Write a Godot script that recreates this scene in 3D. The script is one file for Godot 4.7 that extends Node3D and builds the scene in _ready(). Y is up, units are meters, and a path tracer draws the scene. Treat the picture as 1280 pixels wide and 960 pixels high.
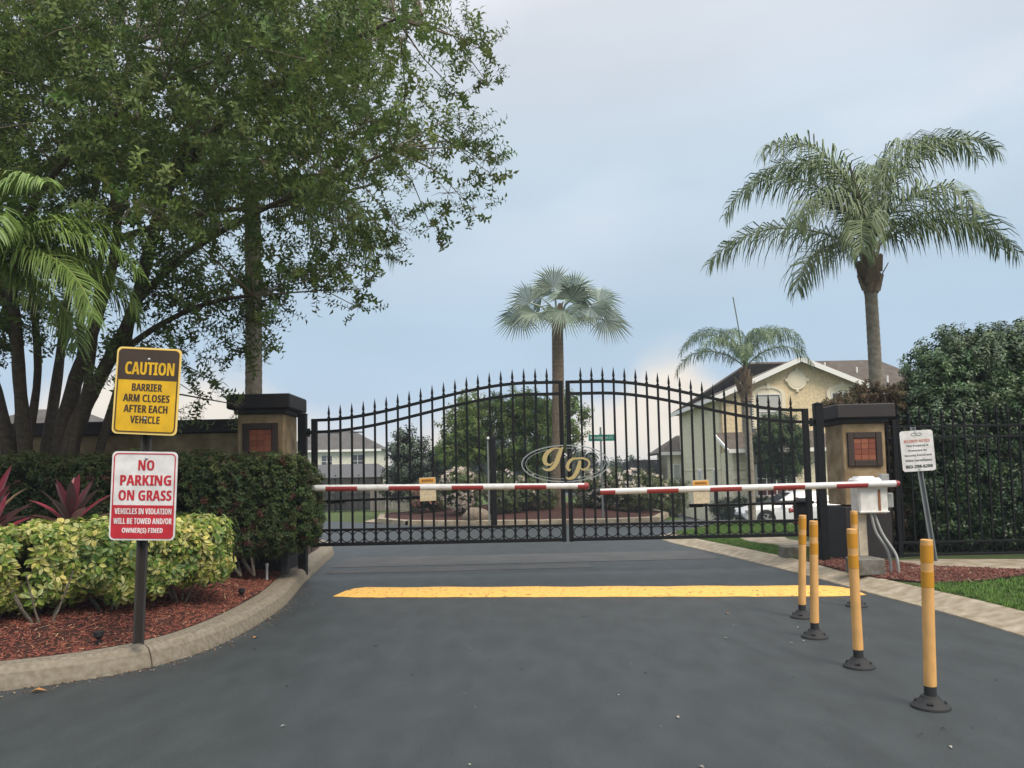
extends Node3D

var rng := RandomNumberGenerator.new()
var counts := {}
var base_at := {}
var mats := {}
var texs := {}
var sprigs := {}


func _ready():
	rng.seed = 20417
	make_camera()
	make_sky()
	make_sun()
	make_textures()
	make_ground()
	make_kerbs()
	make_walls_and_pillars()
	make_houses()
	make_gate()
	make_fence()
	make_barriers()
	make_bump()
	make_bollards()
	make_signs()
	make_hedges()
	make_big_tree()
	make_palms()
	make_far_plants()
	make_car_and_hydrant()
	make_small_things()


func make_camera():
	var cam := Camera3D.new()
	cam.name = "camera"
	add_child(cam)
	cam.position = Vector3(0, 1.4, 0)
	cam.basis = Basis(Vector3.RIGHT, deg_to_rad(3.65)) * Basis(Vector3.BACK, deg_to_rad(-1.2))
	cam.set_frustum(0.05, Vector2(0, 0.05 * 56.0 / 960.0), 0.05, 900.0)


func make_sky():
	# an overcast sky: a pale bank of cloud at the horizon, blue-grey cloud above it, brighter towards the zenith all the way round
	var w := 1024
	var h := 512
	var big := FastNoiseLite.new()
	big.seed = 11
	big.frequency = 1.0
	big.fractal_octaves = 5
	var bank := FastNoiseLite.new()
	bank.seed = 6
	bank.frequency = 1.0
	bank.fractal_octaves = 4
	var stops := [[0.0, Color(0.44, 0.41, 0.385)], [2.5, Color(0.36, 0.385, 0.41)], [6.0, Color(0.255, 0.325, 0.40)], [11.0, Color(0.25, 0.325, 0.40)], [20.0, Color(0.285, 0.35, 0.41)], [28.0, Color(0.33, 0.365, 0.41)], [36.0, Color(0.385, 0.40, 0.425)], [60.0, Color(0.9, 0.91, 0.93)], [90.0, Color(1.35, 1.36, 1.38)]]
	var data := PackedFloat32Array()
	data.resize(w * h * 3)
	for j in h:
		var e := (0.5 - (j + 0.5) / h) * 180.0
		for i in w:
			var az := (i + 0.5) / w * TAU - PI
			var c := Color(0.16, 0.165, 0.16)
			if e > -2.0:
				var k := 0
				var ee := maxf(e, 0.0)
				while k < stops.size() - 2 and ee > stops[k + 1][0]:
					k += 1
				var a: Color = stops[k][1]
				var b: Color = stops[k + 1][1]
				c = a.lerp(b, clampf((ee - stops[k][0]) / (stops[k + 1][0] - stops[k][0]), 0, 1))
				var er := deg_to_rad(ee)
				var d := Vector3(cos(er) * sin(az), sin(er), -cos(er) * cos(az))
				var n := big.get_noise_3d(d.x * 1.6, d.y * 4.0, d.z * 1.6)
				c = c * (1.0 + 0.11 * n)
				var n2 := big.get_noise_3d(d.x * 1.1 + 7.0, d.y * 3.0, d.z * 1.1)
				c = c.lerp(Color(0.365, 0.365, 0.395) * (0.9 + ee / 60.0), clampf(n2 * 1.5, 0, 0.5) * smoothstep(10.0, 26.0, ee))
				if ee < 18.0:
					var top := 2.9 + 10.5 * bank.get_noise_2d(cos(az) * 2.0, sin(az) * 2.0) + 1.3 * bank.get_noise_3d(d.x * 9.0, d.y * 14.0, d.z * 9.0)
					var inside := smoothstep(2.4, -1.4, ee - top)
					var lump := 0.5 + 0.5 * bank.get_noise_3d(d.x * 7.0 + 3.0, d.y * 22.0, d.z * 7.0)
					c = c.lerp(Color(0.55, 0.49, 0.41) * (0.82 + 0.22 * lump), inside * 0.85)
			data[(j * w + i) * 3] = c.r
			data[(j * w + i) * 3 + 1] = c.g
			data[(j * w + i) * 3 + 2] = c.b
	var im := Image.create_from_data(w, h, false, Image.FORMAT_RGBF, data.to_byte_array())
	var pm := PanoramaSkyMaterial.new()
	pm.panorama = ImageTexture.create_from_image(im)
	var sky := Sky.new()
	sky.sky_material = pm
	var env := Environment.new()
	env.background_mode = Environment.BG_SKY
	env.sky = sky
	env.tonemap_mode = Environment.TONE_MAPPER_LINEAR
	env.tonemap_exposure = 2.0
	env.sdfgi_enabled = true
	env.ssao_enabled = true
	env.ssil_enabled = true
	env.fog_enabled = true
	env.fog_density = 0.0012
	env.fog_light_color = Color(0.80, 0.85, 0.92)
	var we := WorldEnvironment.new()
	we.name = "surroundings"
	we.environment = env
	add_child(we)


func make_sun():
	var sun := DirectionalLight3D.new()
	sun.name = "sun"
	sun.light_energy = 0.5
	sun.light_angular_distance = 25.0
	sun.light_color = Color(1.0, 0.95, 0.88)
	sun.shadow_enabled = true
	add_child(sun)
	sun.look_at_from_position(Vector3(5, 9, 6), Vector3.ZERO)


# ---------------------------------------------------------------- shapes

class Geo:
	var v := PackedVector3Array()
	var n := PackedVector3Array()
	var c := PackedColorArray()
	var col := Color(1, 1, 1)
	var tinted := false

	func tri(a: Vector3, b: Vector3, d: Vector3, out := Vector3.ZERO):
		var f := (b - a).cross(d - a)
		if f.length_squared() < 1e-16:
			return
		f = f.normalized()
		if f.dot(out) > 0.0:
			v.append_array([a, d, b])
			n.append_array([f, f, f])
		else:
			v.append_array([a, b, d])
			n.append_array([-f, -f, -f])
		if tinted:
			c.append_array([col, col, col])

	func tris(a: Vector3, b: Vector3, d: Vector3, na: Vector3, nb: Vector3, nd: Vector3):
		var f := (b - a).cross(d - a)
		if f.length_squared() < 1e-16:
			return
		if f.dot(na + nb + nd) > 0.0:
			v.append_array([a, d, b])
			n.append_array([na, nd, nb])
		else:
			v.append_array([a, b, d])
			n.append_array([na, nb, nd])
		if tinted:
			c.append_array([col, col, col])

	func quad(a: Vector3, b: Vector3, d: Vector3, e: Vector3, out := Vector3.ZERO):
		tri(a, b, d, out)
		tri(a, d, e, out)

	func box(o: Vector3, s: Vector3, bev := 0.0, bs := Basis()):
		var h := s * 0.5
		bev = minf(bev, minf(h.x, minf(h.y, h.z)) * 0.9)
		for i in 3:
			var j := (i + 1) % 3
			var k := (i + 2) % 3
			for si in [-1.0, 1.0]:
				var p := []
				for q in [[-1, -1], [1, -1], [1, 1], [-1, 1]]:
					var x := Vector3.ZERO
					x[i] = si * h[i]
					x[j] = q[0] * (h[j] - bev)
					x[k] = q[1] * (h[k] - bev)
					p.append(o + bs * x)
				var ax := Vector3.ZERO
				ax[i] = si
				quad(p[0], p[1], p[2], p[3], bs * ax)
		if bev <= 0.0:
			return
		for k in 3:
			var i := (k + 1) % 3
			var j := (k + 2) % 3
			for si in [-1.0, 1.0]:
				for sj in [-1.0, 1.0]:
					var p := []
					for q in [[0, -1], [1, -1], [1, 1], [0, 1]]:
						var x := Vector3.ZERO
						x[i] = si * (h[i] - (bev if q[0] == 1 else 0.0))
						x[j] = sj * (h[j] - (bev if q[0] == 0 else 0.0))
						x[k] = q[1] * (h[k] - bev)
						p.append(o + bs * x)
					var ax := Vector3.ZERO
					ax[i] = si
					ax[j] = sj
					quad(p[0], p[1], p[2], p[3], bs * ax)
		for sx in [-1.0, 1.0]:
			for sy in [-1.0, 1.0]:
				for sz in [-1.0, 1.0]:
					var sg := Vector3(sx, sy, sz)
					var p := []
					for i in 3:
						var x := Vector3.ZERO
						for j in 3:
							x[j] = sg[j] * (h[j] - (0.0 if i == j else bev))
						p.append(o + bs * x)
					tri(p[0], p[1], p[2], bs * sg)

	func bar(a: Vector3, b: Vector3, w: float, d: float, bev := 0.0, side := Vector3.ZERO):
		# a box from a to b, w wide and d deep
		var y := (b - a).normalized()
		var x := side
		if x == Vector3.ZERO:
			x = Vector3.RIGHT if absf(y.x) < 0.9 else Vector3.UP
		x = (x - y * x.dot(y)).normalized()
		box((a + b) / 2, Vector3(w, (b - a).length(), d), bev, Basis(x, y, x.cross(y)))

	func tube(path: Array, radii: Array, seg := 8, caps := true):
		var rings := []
		var norms := []
		var side := Vector3.ZERO
		for i in path.size():
			var t: Vector3 = (path[mini(i + 1, path.size() - 1)] - path[maxi(i - 1, 0)]).normalized()
			if side == Vector3.ZERO:
				side = Vector3.RIGHT if absf(t.x) < 0.8 else Vector3.BACK
			side = (side - t * side.dot(t)).normalized()
			var up := t.cross(side)
			var ring := PackedVector3Array()
			var rn := PackedVector3Array()
			for k in seg:
				var a := TAU * k / seg
				var d := side * cos(a) + up * sin(a)
				ring.append(path[i] + d * radii[i])
				rn.append(d)
			rings.append(ring)
			norms.append(rn)
		for i in path.size() - 1:
			for k in seg:
				var l := (k + 1) % seg
				tris(rings[i][k], rings[i][l], rings[i + 1][l], norms[i][k], norms[i][l], norms[i + 1][l])
				tris(rings[i][k], rings[i + 1][l], rings[i + 1][k], norms[i][k], norms[i + 1][l], norms[i + 1][k])
		if caps:
			for e in [0, path.size() - 1]:
				var out: Vector3 = path[0] - path[1] if e == 0 else path[e] - path[e - 1]
				for k in seg:
					tri(path[e], rings[e][k], rings[e][(k + 1) % seg], out)

	func lathe(prof: Array, seg := 16, o := Vector3.ZERO, bs := Basis()):
		# prof: [radius, height] from bottom to top
		for i in prof.size() - 1:
			var r0: float = prof[i][0]
			var y0: float = prof[i][1]
			var r1: float = prof[i + 1][0]
			var y1: float = prof[i + 1][1]
			var nn := Vector2(y1 - y0, r0 - r1).normalized()
			for k in seg:
				var a := TAU * k / seg
				var b := TAU * (k + 1) / seg
				var da := Vector3(cos(a), 0, sin(a))
				var db := Vector3(cos(b), 0, sin(b))
				var u := Vector3.UP
				var na := bs * (da * nn.x + u * nn.y)
				var nb := bs * (db * nn.x + u * nn.y)
				tris(o + bs * (da * r0 + u * y0), o + bs * (db * r0 + u * y0), o + bs * (db * r1 + u * y1), na, nb, nb)
				tris(o + bs * (da * r0 + u * y0), o + bs * (db * r1 + u * y1), o + bs * (da * r1 + u * y1), na, nb, na)

	func ball(o: Vector3, r: Vector3, seg := 12, bs := Basis()):
		var rows := seg / 2
		for i in rows:
			for k in seg:
				var p := []
				var q := []
				for m in [[i, k], [i, k + 1], [i + 1, k + 1], [i + 1, k]]:
					var t: float = PI * m[0] / rows - PI / 2
					var a: float = TAU * m[1] / seg
					var d := Vector3(cos(t) * cos(a), sin(t), cos(t) * sin(a))
					p.append(o + bs * (d * r))
					q.append((bs * (d / r)).normalized())
				tris(p[0], p[1], p[2], q[0], q[1], q[2])
				tris(p[0], p[2], p[3], q[0], q[2], q[3])

	func prism(poly: PackedVector2Array, depth: float, xf := Transform3D()):
		# an outline in xy with thickness along z
		var f := Vector3(0, 0, depth / 2)
		var ids := Geometry2D.triangulate_polygon(poly)
		for i in range(0, ids.size(), 3):
			var a := Vector3(poly[ids[i]].x, poly[ids[i]].y, 0)
			var b := Vector3(poly[ids[i + 1]].x, poly[ids[i + 1]].y, 0)
			var d := Vector3(poly[ids[i + 2]].x, poly[ids[i + 2]].y, 0)
			tri(xf * (a + f), xf * (b + f), xf * (d + f), xf.basis.z)
			tri(xf * (a - f), xf * (b - f), xf * (d - f), -xf.basis.z)
		var turn := 1.0 if Geometry2D.is_polygon_clockwise(poly) else -1.0
		for i in poly.size():
			var a := Vector3(poly[i].x, poly[i].y, 0)
			var q := poly[(i + 1) % poly.size()]
			var b := Vector3(q.x, q.y, 0)
			var out := Vector3(-(b - a).y, (b - a).x, 0) * turn
			quad(xf * (a - f), xf * (b - f), xf * (b + f), xf * (a + f), xf.basis * out)

	func ribbon(pts: Array, widths: Array, depth: float, xf := Transform3D()):
		# a flat strip of changing width in xy with thickness along z
		var l := PackedVector2Array()
		var r := PackedVector2Array()
		for i in pts.size():
			var t: Vector2 = (pts[mini(i + 1, pts.size() - 1)] - pts[maxi(i - 1, 0)]).normalized()
			var s: Vector2 = Vector2(-t.y, t.x) * widths[i] / 2
			l.append(pts[i] + s)
			r.append(pts[i] - s)
		var f := Vector3(0, 0, depth / 2)
		for i in pts.size() - 1:
			var a := Vector3(l[i].x, l[i].y, 0)
			var b := Vector3(l[i + 1].x, l[i + 1].y, 0)
			var d := Vector3(r[i + 1].x, r[i + 1].y, 0)
			var e := Vector3(r[i].x, r[i].y, 0)
			quad(xf * (a + f), xf * (b + f), xf * (d + f), xf * (e + f), xf.basis.z)
			quad(xf * (a - f), xf * (b - f), xf * (d - f), xf * (e - f), -xf.basis.z)
			quad(xf * (a - f), xf * (b - f), xf * (b + f), xf * (a + f), xf.basis * (a - e))
			quad(xf * (e - f), xf * (d - f), xf * (d + f), xf * (e + f), xf.basis * (e - a))

	func sweep(path: Array, prof: PackedVector2Array, ends := true):
		# prof: (to the left of the path, up); open profile, out faces up or away
		var rows := []
		for i in path.size():
			var t: Vector3 = path[mini(i + 1, path.size() - 1)] - path[maxi(i - 1, 0)]
			t.y = 0
			t = t.normalized()
			var left := Vector3.UP.cross(t)
			var row := PackedVector3Array()
			for p in prof:
				row.append(path[i] + left * p.x + Vector3.UP * p.y)
			rows.append(row)
		for i in path.size() - 1:
			for k in prof.size() - 1:
				var t2: Vector3 = path[i + 1] - path[i]
				var left2 := Vector3.UP.cross(t2.normalized())
				var e := prof[k + 1] - prof[k]
				quad(rows[i][k], rows[i + 1][k], rows[i + 1][k + 1], rows[i][k + 1], left2 * -e.y + Vector3.UP * e.x)
		if ends:
			for q in [0, path.size() - 1]:
				var out: Vector3 = path[0] - path[1] if q == 0 else path[q] - path[q - 1]
				for k in range(1, prof.size() - 1):
					tri(rows[q][0], rows[q][k], rows[q][k + 1], out)

	func leaf(o: Vector3, dir: Vector3, up: Vector3, length: float, width: float, fold := 0.25, droop := 0.15):
		var d := dir.normalized()
		var s := d.cross(up).normalized()
		var u := s.cross(d).normalized()
		var m := o + d * length * 0.45 + u * length * 0.03
		var tip := o + d * length - u * length * droop
		var l := m + s * width / 2 + u * width * fold
		var r := m - s * width / 2 + u * width * fold
		tri(o, l, m)
		tri(o, m, r)
		tri(l, tip, m)
		tri(m, tip, r)

	func round_leaf(o: Vector3, dir: Vector3, up: Vector3, length: float, width: float, edge: Color, mid: Color, droop := 0.3):
		# a blunt leaf with a coloured margin and another colour along its midrib
		var d := dir.normalized()
		var s := d.cross(up).normalized()
		var u := s.cross(d).normalized()
		var rows := []
		for q in [[0.0, 0.06], [0.3, 0.86], [0.62, 1.0], [0.88, 0.55], [1.0, 0.0]]:
			var m: Vector3 = o + d * length * q[0] - u * length * droop * q[0] * q[0]
			var w: float = width * q[1] / 2
			rows.append([m + s * w + u * w * 0.35, m, m - s * w + u * w * 0.35])
		for i in 4:
			for j in 2:
				var k := 0 if j == 0 else 2
				var at := c.size()
				tri(rows[i][k], rows[i + 1][k], rows[i + 1][1])
				for x in [[0, edge], [1, edge], [2, mid]]:
					if at + x[0] < c.size():
						c[at + x[0]] = x[1]
				at = c.size()
				tri(rows[i][k], rows[i + 1][1], rows[i][1])
				for x in [[0, edge], [1, mid], [2, mid]]:
					if at + x[0] < c.size():
						c[at + x[0]] = x[1]

	func mesh() -> ArrayMesh:
		var arr := []
		arr.resize(Mesh.ARRAY_MAX)
		arr[Mesh.ARRAY_VERTEX] = v
		arr[Mesh.ARRAY_NORMAL] = n
		if tinted:
			arr[Mesh.ARRAY_COLOR] = c
		var m := ArrayMesh.new()
		m.add_surface_from_arrays(Mesh.PRIMITIVE_TRIANGLES, arr)
		return m


# ---------------------------------------------------------------- naming

func uname(parent: Node, called: String) -> String:
	var key := str(parent.get_instance_id()) + called
	var k: int = counts.get(key, 0)
	counts[key] = k + 1
	return called if k == 0 else "%s_%03d" % [called, k]


func tag(o: Node, label := "", category := "", group := "", kind := "") -> Node:
	for p in [["label", label], ["category", category], ["group", group], ["kind", kind]]:
		if p[1]:
			o.set_meta(p[0], p[1])
	return o


func thing(called: String, label: String, category: String, at := Vector3.ZERO, group := "") -> Node3D:
	var o := Node3D.new()
	o.name = uname(self, called)
	add_child(o)
	o.position = at
	base_at[o] = at
	tag(o, label, category, group)
	return o


func put(called: String, g, m: Material, parent: Node = self, own_axes := false) -> MeshInstance3D:
	# g in world coordinates, unless own_axes: then in the axes of its parent
	var o := MeshInstance3D.new()
	o.name = uname(parent, called)
	o.mesh = g.mesh() if g is Geo else g
	o.material_override = m
	parent.add_child(o)
	if not own_axes and base_at.has(parent):
		o.position = -base_at[parent]
	return o


func struct(called: String, g: Geo, m: Material) -> MeshInstance3D:
	var o := put(called, g, m)
	tag(o, "", "", "", "structure")
	return o


func scatter(called: String, mesh: Mesh, m: Material, xfs: Array, cols: Array, parent: Node = self) -> MultiMeshInstance3D:
	var mm := MultiMesh.new()
	mm.transform_format = MultiMesh.TRANSFORM_3D
	mm.use_colors = true
	mm.mesh = mesh
	mm.instance_count = xfs.size()
	for i in xfs.size():
		mm.set_instance_transform(i, xfs[i])
		mm.set_instance_color(i, cols[i])
	var o := MultiMeshInstance3D.new()
	o.name = uname(parent, called)
	o.multimesh = mm
	o.material_override = m
	parent.add_child(o)
	if base_at.has(parent):
		o.position = -base_at[parent]
	o.set_meta("kind", "stuff")
	return o


func copy_of(src: Node3D, at: Vector3, label := "", group := "") -> Node3D:
	var r: Node3D = src.duplicate()
	var plain := String(src.name)
	r.name = uname(self, plain)
	add_child(r)
	r.position = at
	base_at[r] = at
	tag(r, label, "", group)
	return r


# ---------------------------------------------------------------- materials

func make_textures():
	texs.fine = noise_tex(0.09, 5, Color(0.84, 0.84, 0.84), Color(1, 1, 1), 1)
	texs.speck = noise_tex(0.35, 2, Color(0.60, 0.60, 0.60), Color(1, 1, 1), 2)
	texs.soft = noise_tex(0.012, 4, Color(0.88, 0.88, 0.88), Color(1, 1, 1), 3)
	texs.stain = noise_tex(0.02, 6, Color(0.76, 0.73, 0.68), Color(1, 1, 1), 4)
	texs.grime = noise_tex(0.018, 6, Color(0.70, 0.68, 0.65), Color(1, 1, 1), 14)
	texs.bump = noise_tex(0.2, 4, Color(0, 0, 0), Color(1, 1, 1), 5)
	texs.wide = noise_tex(0.03, 3, Color(0.88, 0.88, 0.88), Color(1, 1, 1), 6)
	texs.rough = noise_tex(0.05, 5, Color(0.72, 0.72, 0.72), Color(1, 1, 1), 7)
	# bark: streaks
	texs.bark = noise_tex(0.05, 5, Color(0.62, 0.60, 0.57), Color(1, 1, 1), 8)
	texs.chip = noise_tex(0.12, 3, Color(0.35, 0.33, 0.33), Color(1, 1, 1), 9)
	# worn paint: mostly clean with scraped spots down to the asphalt
	var worn := noise_tex(0.045, 5, Color(1, 1, 1), Color(1, 1, 1), 10)
	var ramp := Gradient.new()
	ramp.offsets = PackedFloat32Array([0.0, 0.19, 0.22, 0.6, 1.0])
	ramp.colors = PackedColorArray([Color(0.2, 0.23, 0.4), Color(0.3, 0.3, 0.5), Color(0.92, 0.92, 0.94), Color(1, 1, 1), Color(0.97, 0.97, 1.0)])
	worn.color_ramp = ramp
	texs.worn = worn


func noise_tex(freq: float, oct: int, lo: Color, hi: Color, sd: int) -> NoiseTexture2D:
	var f := FastNoiseLite.new()
	f.noise_type = FastNoiseLite.TYPE_SIMPLEX_SMOOTH
	f.seed = sd
	f.frequency = freq
	f.fractal_octaves = oct
	var t := NoiseTexture2D.new()
	t.width = 512
	t.height = 512
	t.seamless = true
	t.noise = f
	var g := Gradient.new()
	g.offsets = PackedFloat32Array([0.15, 0.85])
	g.colors = PackedColorArray([lo, hi])
	t.color_ramp = g
	return t


func mat(key: String, c := Color(0.5, 0.5, 0.5), rough := 0.8, o := {}) -> StandardMaterial3D:
	# c is a linear base colour; o: tex, scale, tex2, scale2, bump, metal, tint, back, spec, local
	if mats.has(key):
		return mats[key]
	var m := StandardMaterial3D.new()
	m.resource_name = key
	m.albedo_color = Color(c.r, c.g, c.b).linear_to_srgb()
	m.roughness = rough
	m.metallic = o.get("metal", 0.0)
	m.metallic_specular = o.get("spec", 0.5)
	if o.has("tex") or o.has("bump"):
		m.uv1_triplanar = true
		m.uv1_world_triplanar = not o.get("local", false)
		var s = o.get("scale", 1.0)
		m.uv1_scale = s if s is Vector3 else Vector3(s, s, s)
	if o.has("tex"):
		m.albedo_texture = texs[o.tex]
	if o.has("tex2"):
		m.detail_enabled = true
		m.detail_albedo = texs[o.tex2]
		m.detail_blend_mode = BaseMaterial3D.BLEND_MODE_MUL
		m.detail_uv_layer = BaseMaterial3D.DETAIL_UV_2
		m.uv2_triplanar = true
		m.uv2_world_triplanar = not o.get("local", false)
		var s2 = o.get("scale2", 0.2)
		m.uv2_scale = s2 if s2 is Vector3 else Vector3(s2, s2, s2)
	if o.has("bump"):
		m.heightmap_enabled = true
		m.heightmap_texture = texs.bump
		m.heightmap_scale = o.bump
	if o.has("rough_tex"):
		m.roughness_texture = texs[o.rough_tex]
	if o.get("tint", false):
		m.vertex_color_use_as_albedo = true
	if o.has("back"):
		m.backlight_enabled = true
		m.backlight = Color(o.back, o.back, o.back)
	m.cull_mode = BaseMaterial3D.CULL_DISABLED
	mats[key] = m
	return m


func vary(c: Color, amount: float, hue := 0.1) -> Color:
	var k := 1.0 + rng.randf_range(-amount, amount)
	return Color(c.r * k * (1 + rng.randf_range(-hue, hue)), c.g * k, c.b * k * (1 + rng.randf_range(-hue, hue)))


func rand_dir() -> Vector3:
	var y := rng.randf_range(-1, 1)
	var a := rng.randf() * TAU
	var r := sqrt(1 - y * y)
	return Vector3(r * cos(a), y, r * sin(a))


func along(d: Vector3, size := 1.0, roll := 0.0) -> Basis:
	# a basis whose y runs along d
	var y := d.normalized()
	var x := Vector3.UP.cross(y)
	if x.length() < 0.05:
		x = Vector3.RIGHT
	x = x.normalized().rotated(y, roll)
	return Basis(x, y, x.cross(y)) * Basis().scaled(Vector3(size, size, size))


func smooth_path(pts: Array, step := 4) -> Array:
	var out := []
	for i in pts.size() - 1:
		var a = pts[maxi(i - 1, 0)]
		var b = pts[i]
		var c = pts[i + 1]
		var d = pts[mini(i + 2, pts.size() - 1)]
		for k in step:
			out.append(b.cubic_interpolate(c, a, d, float(k) / step))
	out.append(pts[-1])
	return out


func text(called: String, words: String, o: Vector3, bs: Basis, wide: float, high: float, m: Material, parent: Node, bold := true, face := "Droid Sans") -> MeshInstance3D:
	# raised letters centred on o, fitted to wide x high
	var t := TextMesh.new()
	var f := SystemFont.new()
	f.font_names = PackedStringArray([face])
	f.font_weight = 700 if bold else 400
	t.font = f
	t.text = words
	t.font_size = 48
	t.pixel_size = 0.01
	t.depth = 0.02
	t.curve_step = 2.0
	var box := t.get_aabb()
	var k := Vector3(wide / box.size.x, high / box.size.y, 0.08)
	var mi := MeshInstance3D.new()
	mi.name = uname(parent, called)
	mi.mesh = t
	if bold and high > 0.04:
		# heavier strokes: the letters laid over themselves a little to each side
		var st := SurfaceTool.new()
		var w := 0.011 * t.font_size * t.pixel_size / 0.48
		for q in 3:
			for sf in t.get_surface_count():
				st.append_from(t, sf, Transform3D(Basis(), Vector3((q - 1) * w, 0, q * 0.004)))
		mi.mesh = st.commit()
	mi.material_override = m
	parent.add_child(mi)
	var b2 := bs * Basis().scaled(k)
	mi.transform = Transform3D(b2, o - b2 * (box.position + box.size / 2))
	if base_at.has(parent):
		mi.position -= base_at[parent]
	return mi


# ---------------------------------------------------------------- ground

func drop(x: float, z: float) -> float:
	# the land beyond the gate falls away towards the right
	return -0.052 * clampf(-z - 16.0, 0, 24) * smoothstep(4.5, 9.0, x)


const KERB_LEFT := [Vector3(-14, 0, -4.0), Vector3(-9, 0, -4.15), Vector3(-6, 0, -4.5), Vector3(-4.5, 0, -5.0), Vector3(-3.57, 0, -5.42), Vector3(-3.15, 0, -5.68), Vector3(-2.84, 0, -6.02), Vector3(-2.64, 0, -6.5), Vector3(-2.56, 0, -7.2), Vector3(-2.57, 0, -8.0), Vector3(-2.65, 0, -9.0), Vector3(-2.92, 0, -10.7), Vector3(-3.25, 0, -13.2), Vector3(-3.6, 0, -15.4), Vector3(-4.6, 0, -17.4), Vector3(-7.5, 0, -18.6), Vector3(-14, 0, -19.2)]
const KERB_RIGHT := [Vector3(5.6, 0, 8), Vector3(4.6, 0, 0), Vector3(4.22, 0, -4.5), Vector3(4.20, 0, -6.45), Vector3(4.17, 0, -7.6), Vector3(4.05, 0, -8.8), Vector3(3.92, 0, -10.6), Vector3(3.58, 0, -13.4), Vector3(3.22, 0, -16), Vector3(3.3, 0, -17.6), Vector3(4.2, 0, -18.8), Vector3(5.6, 0, -21), Vector3(6.9, 0, -25), Vector3(8.4, 0, -29.4)]


const FAR_WALK := [Vector3(5.15, 0, -15.6), Vector3(5.0, 0, -14.7), Vector3(5.3, 0, -13.6), Vector3(6.2, 0, -13.1), Vector3(8.0, 0, -13.0), Vector3(12, 0, -13.0)]


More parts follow.
